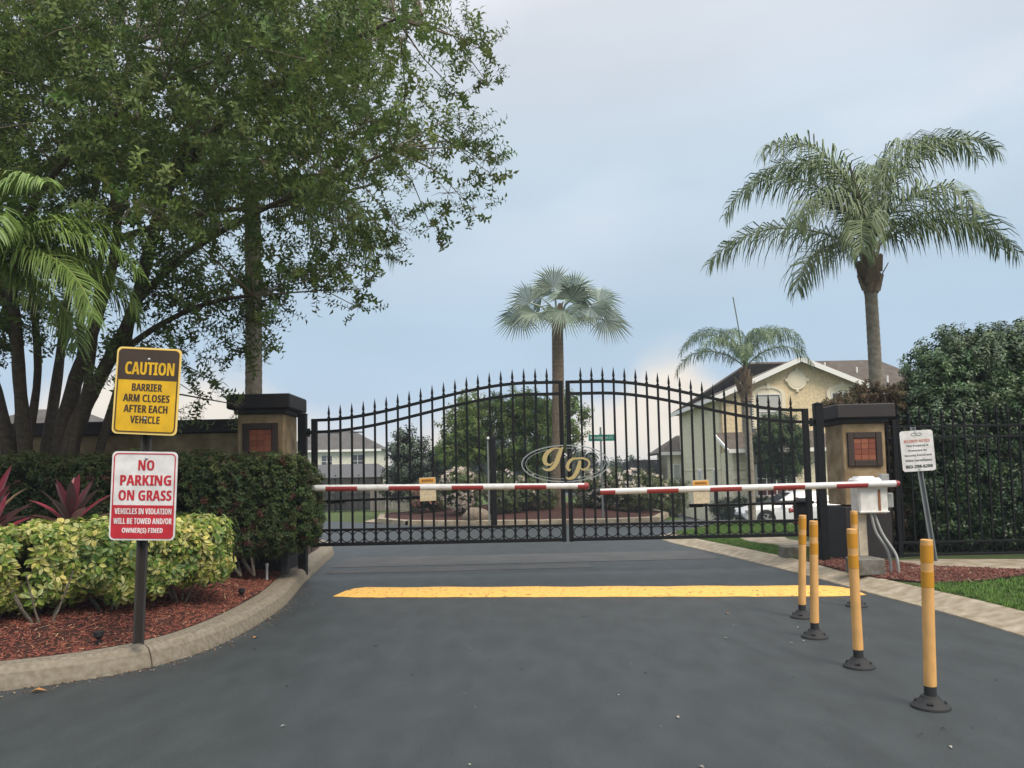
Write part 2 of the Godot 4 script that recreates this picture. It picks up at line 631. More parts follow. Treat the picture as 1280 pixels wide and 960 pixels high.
func make_ground():
	mat("asphalt", Color(0.078, 0.093, 0.099), 0.58, {"tex": "speck", "scale": 1.5, "tex2": "wide", "scale2": Vector3(0.2, 0.1, 0.09), "bump": 0.25, "spec": 0.4})
	mat("old_asphalt", Color(0.13, 0.133, 0.135), 0.8, {"tex": "speck", "scale": 4.0, "tex2": "wide", "scale2": 0.09, "bump": 0.2})
	mat("lawn", Color(0.13, 0.20, 0.042), 0.95, {"tex": "rough", "scale": 2.2, "tex2": "soft", "scale2": 0.25, "bump": 2.0})
	mat("mulch", Color(0.22, 0.075, 0.05), 0.95, {"tex": "chip", "scale": 3.5, "tex2": "soft", "scale2": 0.3, "bump": 2.0})
	mat("walk", Color(0.44, 0.38, 0.29), 0.9, {"tex": "fine", "scale": 3.0, "tex2": "stain", "scale2": 0.3, "bump": 0.15})
	# the land, out to the horizon
	var g := Geo.new()
	var xs := [-900.0, -300.0, -80.0, -30.0, -14.0, -6.0, 0.0, 4.0, 4.5, 5.0, 5.5, 6.0, 6.5, 7.0, 7.5, 8.0, 8.5, 9.0, 16.0, 40.0, 90.0, 300.0, 900.0]
	var zs := [300.0, 60.0, 16.0, 0.0, -16.0, -20.0, -24.0, -28.0, -32.0, -36.0, -40.0, -60.0, -120.0, -300.0, -900.0]
	for i in xs.size() - 1:
		for j in zs.size() - 1:
			var p := []
			for q in [[0, 0], [1, 0], [1, 1], [0, 1]]:
				var x: float = xs[i + q[0]]
				var z: float = zs[j + q[1]]
				p.append(Vector3(x, drop(x, z) - 0.03, z))
			g.quad(p[0], p[1], p[2], p[3], Vector3.UP)
	struct("ground", g, mats.lawn)
	# the drive up to and through the gate
	g = Geo.new()
	var poly := PackedVector2Array()
	var left := smooth_path(KERB_LEFT)
	var right := smooth_path(KERB_RIGHT)
	poly.append(Vector2(-14, 14))
	for p in left:
		poly.append(Vector2(p.x - 0.05, p.z))
	poly.append_array([Vector2(-40, -19.6), Vector2(-40, -29), Vector2(-14, -28.4), Vector2(-7, -27.8), Vector2(-4.6, -25.4), Vector2(-3.4, -24.2), Vector2(4.6, -23.4)])
	for k in range(right.size() - 1, -1, -1):
		if right[k].z > -21.0:
			poly.append(Vector2(right[k].x + 0.05, right[k].z))
	poly.append(Vector2(5.7, 14))
	var ids := Geometry2D.triangulate_polygon(poly)
	for i in range(0, ids.size(), 3):
		var a := poly[ids[i]]
		var b := poly[ids[i + 1]]
		var d := poly[ids[i + 2]]
		g.tri(Vector3(a.x, 0, a.y), Vector3(b.x, 0, b.y), Vector3(d.x, 0, d.y), Vector3.UP)
	struct("road", g, mats.asphalt)
	# the street that leaves to the right behind the island
	g = Geo.new()
	var path := []
	for p in smooth_path([Vector3(4.4, 0, -20.6), Vector3(5.6, 0, -24.2), Vector3(7.0, 0, -29), Vector3(8.0, 0, -36), Vector3(7.0, 0, -48), Vector3(2.0, 0, -70)], 6):
		path.append(Vector3(p.x, drop(p.x, p.z) + 0.005, p.z))
	g.sweep(path, PackedVector2Array([Vector2(-1.9, 0), Vector2(0, 0.02), Vector2(1.9, 0)]), false)
	struct("street", g, mats.old_asphalt)
	# lighter seal patches left over from repairs
	g = Geo.new()
	for q in [[-3.0, -12.6, 3.4, -14.1], [-2.9, -11.75, 1.2, -12.3]]:
		g.quad(Vector3(q[0], 0.004, q[1]), Vector3(q[2], 0.004, q[1] - 0.15), Vector3(q[2], 0.004, q[3] - 0.1), Vector3(q[0], 0.004, q[3]), Vector3.UP)
	struct("road_patch", g, mats.old_asphalt)
	# the bed on the left
	g = Geo.new()
	var edge := []
	for i in left.size():
		var t: Vector3 = (left[mini(i + 1, left.size() - 1)] - left[maxi(i - 1, 0)]).normalized()
		edge.append(left[i] + Vector3.UP.cross(t) * 0.27)
	var rows := []
	for i in edge.size():
		var p: Vector3 = edge[i]
		var far := Vector3(-14, 0, lerpf(-4.6, -16.0, clampf(float(i) / (edge.size() - 8), 0, 1)))
		if p.z < -16.4:
			break
		var row := PackedVector3Array()
		for k in 17:
			var s := pow(k / 16.0, 2.2)
			var q := p.lerp(far, s)
			q.y = bed_height(maxf(0.0, kerb_distance(q.x, q.z) - 0.27))
			row.append(q)
		rows.append(row)
	for i in rows.size() - 1:
		for k in 16:
			g.quad(rows[i][k], rows[i + 1][k], rows[i + 1][k + 1], rows[i][k + 1], Vector3.UP)
	struct("mulch_bed", g, mats.mulch)
	# grass verge on the right, up to the kerb
	g = Geo.new()
	rows = []
	for i in right.size():
		var p: Vector3 = right[i]
		if p.z > 6 or p.z < -29.6:
			continue
		var t: Vector3 = (right[mini(i + 1, right.size() - 1)] - right[maxi(i - 1, 0)]).normalized()
		p += t.cross(Vector3.UP) * 0.36
		var row := PackedVector3Array()
		for k in 12:
			var x: float = p.x + k * k * 0.11
			row.append(Vector3(x, verge_height(x, p.z), p.z))
		rows.append(row)
	for i in rows.size() - 1:
		for k in 11:
			g.quad(rows[i][k], rows[i + 1][k], rows[i + 1][k + 1], rows[i][k + 1], Vector3.UP)
	struct("verge", g, mats.lawn)
	# footpath: past the fence, and again beyond the gate
	for pts in [[Vector3(14, 0, -9.9), Vector3(8.6, 0, -9.75), Vector3(6.6, 0, -9.95), Vector3(5.2, 0, -10.35)], FAR_WALK]:
		g = Geo.new()
		path = []
		for p in smooth_path(pts, 5):
			path.append(Vector3(p.x, verge_height(p.x, p.z) - 0.03, p.z))
		g.sweep(path, PackedVector2Array([Vector2(-0.6, 0), Vector2(-0.6, 0.042), Vector2(0.6, 0.042), Vector2(0.6, 0)]))
		struct("footpath", g, mats.walk)
	# mulch round the right-hand pillar
	g = Geo.new()
	var patch := patch_outline()
	var mid := Vector2(4.95, -9.9)
	for i in patch.size():
		var a: Vector2 = patch[i]
		var b: Vector2 = patch[(i + 1) % patch.size()]
		g.tri(Vector3(a.x, verge_height(a.x, a.y) + 0.012, a.y), Vector3(b.x, verge_height(b.x, b.y) + 0.012, b.y), Vector3(mid.x, verge_height(mid.x, mid.y) + 0.02, mid.y), Vector3.UP)
	struct("mulch_patch", g, mats.mulch)
	# island with planting in the middle of the turning circle
	g = Geo.new()
	var isl := PackedVector2Array([Vector2(-3.2, -24.1), Vector2(-1.6, -23.45), Vector2(0.6, -22.95), Vector2(2.8, -22.8), Vector2(4.2, -23.3), Vector2(5.0, -26), Vector2(5.2, -31), Vector2(2, -35), Vector2(-3, -35), Vector2(-5, -30), Vector2(-4.4, -26)])
	var top := Vector3(0.8, 0.55, -28)
	for i in isl.size():
		var a := isl[i]
		var b := isl[(i + 1) % isl.size()]
		var pa := Vector3(a.x, 0.13, a.y)
		var pb := Vector3(b.x, 0.13, b.y)
		g.tri(pa, pb, top, Vector3.UP)
		g.quad(pa, pb, Vector3(pb.x, -0.05, pb.z), Vector3(pa.x, -0.05, pa.z), Vector3(pa.x - 0.5, 0, pa.z + 28))
	struct("island_bed", g, mats.mulch)
	g = Geo.new()
	path = []
	for i in isl.size() + 1:
		path.append(Vector3(isl[i % isl.size()].x, 0, isl[i % isl.size()].y))
	g.sweep(path, PackedVector2Array([Vector2(-0.22, -0.02), Vector2(-0.2, 0.13), Vector2(0.02, 0.15), Vector2(0.05, 0.1)]), false)
	struct("island_kerb", g, mats.walk)
	# a pale concrete apron where a drive meets the turning circle
	g = Geo.new()
	g.quad(Vector3(-5.2, 0.005, -26.4), Vector3(-3.5, 0.005, -24.7), Vector3(-3.0, 0.005, -29.6), Vector3(-5.0, 0.005, -31), Vector3.UP)
	struct("driveway_apron", g, mats.walk)
	# drive of the right-hand house
	g = Geo.new()
	path = []
	for x in [7.6, 8.5, 9.5, 11.0, 14.0, 20.0]:
		path.append(Vector3(x, drop(x, -33.0) + 0.01, -33.0))
	g.sweep(path, PackedVector2Array([Vector2(-1.6, 0), Vector2(1.6, 0)]), false)
	struct("driveway", g, mats.walk)
	loose_cover()


func patch_outline() -> PackedVector2Array:
	return PackedVector2Array([Vector2(4.36, -9.3), Vector2(4.75, -8.75), Vector2(5.3, -8.75), Vector2(5.9, -8.95), Vector2(6.25, -9.25), Vector2(6.1, -9.42), Vector2(5.7, -9.75), Vector2(5.3, -10.2), Vector2(5.2, -11.2), Vector2(4.5, -11.6), Vector2(4.2, -11.4), Vector2(4.25, -10.2)])


func kerb_distance(x: float, z: float) -> float:
	var best := 99.0
	var at := Vector3(x, 0, z)
	for i in KERB_LEFT.size() - 1:
		best = minf(best, Geometry3D.get_closest_point_to_segment(at, KERB_LEFT[i], KERB_LEFT[i + 1]).distance_to(at))
	return best


func bed_height(d: float) -> float:
	return 0.145 + 0.14 * smoothstep(0.0, 1.1, d) + 0.06 * smoothstep(1.0, 4.0, d)


func verge_height(x: float, z: float) -> float:
	return 0.095 + drop(x, z) + 0.05 * smoothstep(4.4, 6.0, x)


func left_edge_x(z: float) -> float:
	# where the road meets the left kerb at this distance
	var best := -99.0
	for i in KERB_LEFT.size() - 1:
		var a: Vector3 = KERB_LEFT[i]
		var b: Vector3 = KERB_LEFT[i + 1]
		if (a.z - z) * (b.z - z) <= 0.0 and absf(a.z - b.z) > 1e-4:
			best = maxf(best, lerpf(a.x, b.x, (z - a.z) / (b.z - a.z)))
	return best


func loose_cover():
	# mulch chips
	var chip := Geo.new()
	chip.box(Vector3.ZERO, Vector3(1, 0.12, 0.17))
	chip.tri(Vector3(0.5, 0.08, 0.12), Vector3(0.5, -0.08, 0.12), Vector3(0.72, 0, -0.05))
	mat("chips", Color(1, 1, 1), 0.95, {"tint": true})
	var xfs := []
	var cols := []
	while xfs.size() < 30000:
		var x := rng.randf_range(-7.5, -2.7)
		var z := rng.randf_range(-12.0, -4.7)
		var far := kerb_distance(x, z) - 0.28
		if far < 0.01 or x > left_edge_x(z) - 0.1 or (x < -5.2 and rng.randf() < 0.8):
			continue
		xfs.append(Transform3D(Basis(rand_dir(), rng.randf() * 1.1).rotated(Vector3.UP, rng.randf() * TAU) * Basis().scaled(Vector3.ONE * rng.randf_range(0.014, 0.042)), Vector3(x, bed_height(far + 0.01) + 0.008, z)))
		cols.append(chip_color())
	tag(scatter("mulch_chips", chip.mesh(), mats.chips, xfs, cols), "loose red-brown wood mulch covering the bed behind the left kerb", "mulch", "", "stuff")
	xfs = []
	cols = []
	while xfs.size() < 5000:
		var x := rng.randf_range(4.25, 6.3)
		var z := rng.randf_range(-11.4, -8.75)
		if not Geometry2D.is_point_in_polygon(Vector2(x, z), patch_outline()):
			continue
		xfs.append(Transform3D(Basis(rand_dir(), rng.randf() * 1.1).rotated(Vector3.UP, rng.randf() * TAU) * Basis().scaled(Vector3.ONE * rng.randf_range(0.02, 0.06)), Vector3(x, verge_height(x, z) + 0.022, z)))
		cols.append(chip_color() * Color(0.72, 0.85, 0.95))
	tag(scatter("mulch_chips", chip.mesh(), mats.chips, xfs, cols), "loose red-brown wood mulch round the foot of the barrier cabinet", "mulch", "", "stuff")
	# grass blades on the verge
	var tuft := Geo.new()
	for k in 7:
		var a := k * 2.4
		var d := Vector3(cos(a), 0, sin(a))
		var s := Vector3(-d.z, 0, d.x)
		var o := d * 0.15
		tuft.tri(o - s * 0.09, o + s * 0.09, o + d * 0.25 + Vector3.UP * 0.6)
		tuft.tri(o - s * 0.05 + d * 0.14 + Vector3.UP * 0.34, o + s * 0.05 + d * 0.14 + Vector3.UP * 0.34, o + d * 0.6 + Vector3.UP * 0.95)
	mat("grass_blades", Color(1, 1, 1), 0.8, {"tint": true, "back": 0.3})
	xfs = []
	cols = []
	while xfs.size() < 30000:
		var z := -6.0 - pow(rng.randf(), 1.5) * 24.0
		var x := rng.randf_range(3.6, 9.5)
		var kx := 99.0
		for i in KERB_RIGHT.size() - 1:
			var a: Vector3 = KERB_RIGHT[i]
			var b: Vector3 = KERB_RIGHT[i + 1]
			if (a.z - z) * (b.z - z) <= 0.0:
				kx = lerpf(a.x, b.x, (z - a.z) / (b.z - a.z))
		if x < kx + 0.38 or (z < -8.7 and z > -12.2 and x > 4.3):
			continue
		var near := 9.0
		for i in FAR_WALK.size() - 1:
			near = minf(near, Geometry3D.get_closest_point_to_segment(Vector3(x, 0, z), FAR_WALK[i], FAR_WALK[i + 1]).distance_to(Vector3(x, 0, z)))
		if near < 0.6:
			continue
		var k := rng.randf_range(0.03, 0.07)
		xfs.append(Transform3D(Basis(Vector3.UP, rng.randf() * TAU) * Basis().scaled(Vector3(k, k * rng.randf_range(0.6, 1.1), k)), Vector3(x, verge_height(x, z) - 0.004, z)))
		cols.append(vary(Color(0.10, 0.19, 0.032), 0.35, 0.2))
	tag(scatter("grass", tuft.mesh(), mats.grass_blades, xfs, cols), "short green grass growing along the right-hand kerb", "grass", "", "stuff")


func chip_color() -> Color:
	var r := rng.randf()
	if r < 0.07:
		return vary(Color(0.40, 0.23, 0.14), 0.3)
	return vary(Color(0.27, 0.085, 0.055) if r < 0.6 else Color(0.19, 0.062, 0.043), 0.3)


func make_kerbs():
	mat("kerb", Color(0.355, 0.315, 0.25), 0.9, {"tex": "fine", "scale": 5.0, "tex2": "stain", "scale2": 1.7, "bump": 0.2})
	mat("kerb_pale", Color(0.47, 0.41, 0.315), 0.9, {"tex": "fine", "scale": 4.0, "tex2": "stain", "scale2": 0.5, "bump": 0.1})
	var prof := PackedVector2Array([Vector2(-0.01, -0.06), Vector2(0.005, 0.03), Vector2(0.03, 0.11), Vector2(0.055, 0.142), Vector2(0.09, 0.158), Vector2(0.22, 0.163), Vector2(0.27, 0.155), Vector2(0.29, 0.10)])
	var o := thing("kerb", "rounded tan concrete kerb curving along the mulch bed on the left", "kerb", KERB_LEFT[6])
	lay_kerb(o, smooth_path(KERB_LEFT, 6), prof, mats.kerb, [3.1, 5.4, 7.7, 10.0, 11.62, 15.4, 19.0, 22.6, 27.0])
	o = thing("kerb", "low pale concrete kerb sloping up to the grass verge on the right", "kerb", KERB_RIGHT[4])
	prof = PackedVector2Array([Vector2(0.03, -0.05), Vector2(0.01, 0.012), Vector2(-0.10, 0.03), Vector2(-0.2, 0.062), Vector2(-0.30, 0.098), Vector2(-0.37, 0.108), Vector2(-0.39, 0.05)])
	var flip := PackedVector2Array()
	for k in range(prof.size() - 1, -1, -1):
		flip.append(prof[k])
	lay_kerb(o, smooth_path(KERB_RIGHT, 6), flip, mats.kerb_pale, [6.0, 9.0, 12.1, 14.3, 16.2, 19.2, 22.2, 25.2, 28.0])


func lay_kerb(o: Node3D, path: Array, prof: PackedVector2Array, m: Material, joints: Array):
	var run := [path[0]]
	var gone := 0.0
	var k := 0
	for i in range(1, path.size()):
		var a: Vector3 = path[i - 1]
		var b: Vector3 = path[i]
		var l := a.distance_to(b)
		while k < joints.size() and gone + l >= joints[k]:
			var p := a.lerp(b, (joints[k] - gone) / l)
			var t := (b - a).normalized() * 0.006
			run.append(p - t)
			var g := Geo.new()
			g.sweep(lifted(run), prof)
			put("kerb_section", g, m, o)
			run = [p + t]
			k += 1
		if run[-1].distance_to(b) > 0.02:
			run.append(b)
		gone += l
	var g2 := Geo.new()
	g2.sweep(lifted(run), prof)
	put("kerb_section", g2, m, o)


func lifted(run: Array) -> Array:
	var out := []
	for p in run:
		out.append(Vector3(p.x, drop(p.x, p.z), p.z))
	return out


func make_bump():
	mat("bump_paint", Color(0.80, 0.455, 0.105), 0.75, {"tex": "worn", "scale": 0.6, "bump": 0.3})
	var a := Vector3(-2.2, 0, -9.72)
	var b := Vector3(3.98, 0, -8.98)
	var o := thing("speed_bump", "yellow painted speed bump with scuffed paint across the drive", "speed bump", (a + b) / 2)
	var g := Geo.new()
	var ax := (b - a).normalized()
	var across := Vector3.UP.cross(ax)
	var rows := []
	for i in 41:
		var s := i / 40.0
		var e := minf(1.0, minf(s, 1.0 - s) * 22.0)
		var hgt := 0.062 * sqrt(e) + 0.004 * sin(s * 37.0)
		var row := PackedVector3Array()
		var nr := PackedVector3Array()
		for k in 13:
			var u := k / 6.0 - 1.0
			var wob := 0.01 * sin(s * 61.0 + 2.0) + 0.008 * sin(s * 143.0)
			row.append(a.lerp(b, s) + across * u * (0.33 + wob) * (0.72 + 0.28 * e) + Vector3.UP * (hgt * (1.0 - pow(absf(u), 2.4)) + 0.003))
			nr.append((Vector3.UP + across * signf(u) * 0.42 * pow(absf(u), 1.4)).normalized())
		rows.append([row, nr])
	for i in 40:
		for k in 12:
			var p = rows[i][0]
			var q = rows[i + 1][0]
			var pn = rows[i][1]
			var qn = rows[i + 1][1]
			g.tris(p[k], p[k + 1], q[k + 1], pn[k], pn[k + 1], qn[k + 1])
			g.tris(p[k], q[k + 1], q[k], pn[k], qn[k + 1], qn[k])
	put("hump", g, mats.bump_paint, o)


func make_bollards():
	mat("post_peach", Color(0.78, 0.43, 0.148), 0.5, {"tex": "soft", "scale": Vector3(1.6, 0.7, 1.6)})
	mat("post_band", Color(0.66, 0.30, 0.022), 0.4, {"tex": "fine", "scale": 6.0})
	mat("rubber", Color(0.022, 0.023, 0.024), 0.75, {"tex": "fine", "scale": 5.0})
	mat("grit", Color(0.012, 0.012, 0.012), 0.9)
	var list := [
		[Vector3(2.43, 0, -4.62), Vector3(0.03, 0, 0.0), "yellow flexible bollard standing nearest the camera at the road edge"],
		[Vector3(2.44, 0, -5.58), Vector3(-0.005, 0, 0), "yellow flexible bollard second nearest, in front of the white barrier cabinet, scuffed near its base"],
		[Vector3(2.52, 0, -6.59), Vector3(0.035, 0, 0), "yellow flexible bollard in front of the black gate post, right one of the close pair"],
		[Vector3(2.75, 0, -7.49), Vector3(0.05, 0, 0), "yellow flexible bollard farthest left of the row, left one of the close pair"],
		[Vector3(3.52, 0, -8.04), Vector3(0.02, 0, 0), "yellow flexible bollard mostly hidden behind a nearer one, at the end of the speed bump"],
	]
	for e in list:
		var o := thing("bollard", e[2], "bollard", e[0], "flexible bollards along the lane edge")
		var g := Geo.new()
		g.lathe([[0.108, 0.002], [0.106, 0.013], [0.080, 0.033], [0.055, 0.058], [0.048, 0.07], [0.0, 0.072]], 24)
		put("base", g, mats.rubber, o, true)
		for k in 4:
			var a := k * PI / 2 + 0.5
			g = Geo.new()
			g.box(Vector3(cos(a) * 0.078, 0.036, sin(a) * 0.078), Vector3(0.016, 0.014, 0.034), 0.003, Basis(Vector3.UP, -a) * Basis(Vector3.BACK, -0.6))
			put("bolt", g, mats.grit, o, true)
		var lean: Vector3 = e[1] + Vector3.UP
		var bs := along(lean)
		g = Geo.new()
		g.lathe([[0.034, 0.05], [0.034, 0.13]], 16, Vector3.ZERO, bs)
		put("neck", g, mats.rubber, o, true)
		g = Geo.new()
		g.lathe([[0.029, 0.125], [0.035, 0.125], [0.0358, 0.14], [0.0342, 0.4], [0.0345, 0.95], [0.0345, 0.978], [0.032, 0.982], [0.029, 0.975], [0.0, 0.972]], 18, Vector3.ZERO, bs)
		var tube := put("post", g, mats.post_peach, o, true)
		for band in [[0.70, 0.795], [0.845, 0.952]]:
			g = Geo.new()
			g.lathe([[0.0342, band[0]], [0.0358, band[0] + 0.002], [0.0358, band[1] - 0.002], [0.0342, band[1]]], 18, Vector3.ZERO, bs)
			put("band", g, mats.post_band, tube, true)


# ---------------------------------------------------------------- walls, pillars, gate

func make_walls_and_pillars():
	mat("stucco", Color(0.54, 0.405, 0.245), 0.92, {"tex": "fine", "scale": 2.5, "tex2": "stain", "scale2": 0.28, "bump": 0.4})
	mat("cap_brown", Color(0.036, 0.028, 0.030), 0.7, {"tex": "fine", "scale": 2.5, "tex2": "soft", "scale2": 0.5, "bump": 0.2})
	mat("frame_brown", Color(0.05, 0.033, 0.026), 0.75, {"tex": "fine", "scale": 4.0})
	mat("terracotta", Color(0.38, 0.11, 0.055), 0.7, {"tex": "rough", "scale": 3.0, "bump": 0.15})
	mat("terracotta_pale", Color(0.42, 0.135, 0.07), 0.7, {"tex": "rough", "scale": 3.3, "bump": 0.15})
	mat("terracotta_deep", Color(0.31, 0.085, 0.046), 0.7, {"tex": "rough", "scale": 2.7, "bump": 0.15})
	mat("grout", Color(0.28, 0.13, 0.08), 0.95)
	pillar("gate_pillar", Vector3(-3.575, 0.1, -11.23), 2.56, 0.66, 0.85, "tan stucco pillar with dark brown cap and terracotta panel left of the gate")
	pillar("gate_pillar", Vector3(5.14, 0.1, -11.53), 2.27, 0.62, 0.80, "tan stucco pillar with dark brown cap and terracotta panel behind the barrier cabinet on the right")
	# long wall on the left
	var o := thing("boundary_wall", "long tan stucco wall with a dark brown coping behind the tree trunks", "wall", Vector3(-9, 0.1, -11.4))
	var g := Geo.new()
	g.box(Vector3(-9.0, 1.1, -11.4), Vector3(10.15, 2.1, 0.22))
	put("wall_face", g, mats.stucco, o)
	g = Geo.new()
	g.box(Vector3(-9.0, 2.25, -11.4), Vector3(10.15, 0.2, 0.34), 0.012)
	put("coping", g, mats.cap_brown, o)


func pillar(called: String, at: Vector3, hgt: float, wide: float, plinth: float, label: String):
	var o := thing(called, label, "pillar", at, "pillars either side of the gate")
	var h := hgt
	var g := Geo.new()
	g.box(Vector3(0, (plinth + h - 0.28) / 2, 0), Vector3(wide, h - 0.28 - plinth, wide), 0.012)
	put("shaft", g, mats.stucco, o, true)
	g = Geo.new()
	g.box(Vector3(0, plinth / 2 - 0.02, 0), Vector3(wide + 0.05, plinth, wide + 0.05), 0.012)
	put("plinth", g, mats.cap_brown, o, true)
	g = Geo.new()
	g.box(Vector3(0, h - 0.245, 0), Vector3(wide + 0.08, 0.07, wide + 0.08), 0.01)
	g.box(Vector3(0, h - 0.105, 0), Vector3(wide + 0.24, 0.21, wide + 0.24), 0.018)
	put("cap", g, mats.cap_brown, o, true)
	# framed panel of twelve clay tiles, one on the front and one on each side seen
	for turn in [0.0]:
		var bs := Basis(Vector3.UP, turn)
		var c := bs * Vector3(0.0, h - 0.28 - 0.38, wide / 2)
		g = Geo.new()
		var fw := 0.50
		for s in [-1, 1]:
			g.box(c + bs * Vector3(s * (fw / 2 - 0.045), 0, 0.012), Vector3(0.09, fw, 0.045), 0.008, bs)
			g.box(c + bs * Vector3(0, s * (fw / 2 - 0.045), 0.011), Vector3(fw - 0.182, 0.09, 0.043), 0.008, bs)
		var fr := put("panel_frame", g, mats.frame_brown, o, true)
		g = Geo.new()
		g.box(c + bs * Vector3(0, 0, 0.002), Vector3(fw - 0.17, fw - 0.17, 0.012), 0, bs)
		put("tile_bed", g, mats.grout, fr, true)
		for i in 3:
			for j in 4:
				g = Geo.new()
				g.box(c + bs * Vector3((i - 1) * 0.107, (j - 1.5) * 0.08, 0.010 + rng.randf() * 0.003), Vector3(0.101, 0.074, 0.012), 0.003, bs)
				put("tile", g, [mats.terracotta, mats.terracotta_pale, mats.terracotta_deep][rng.randi() % 3], fr, true)


func rail_top(x: float) -> float:
	var t := clampf((x + 2.83) / 3.58 if x < 0.765 else (4.25 - x) / 3.42, 0, 1)
	t = minf(1.0, t * 1.15)
	return 2.30 + 0.485 * t * t * (3 - 2 * t)


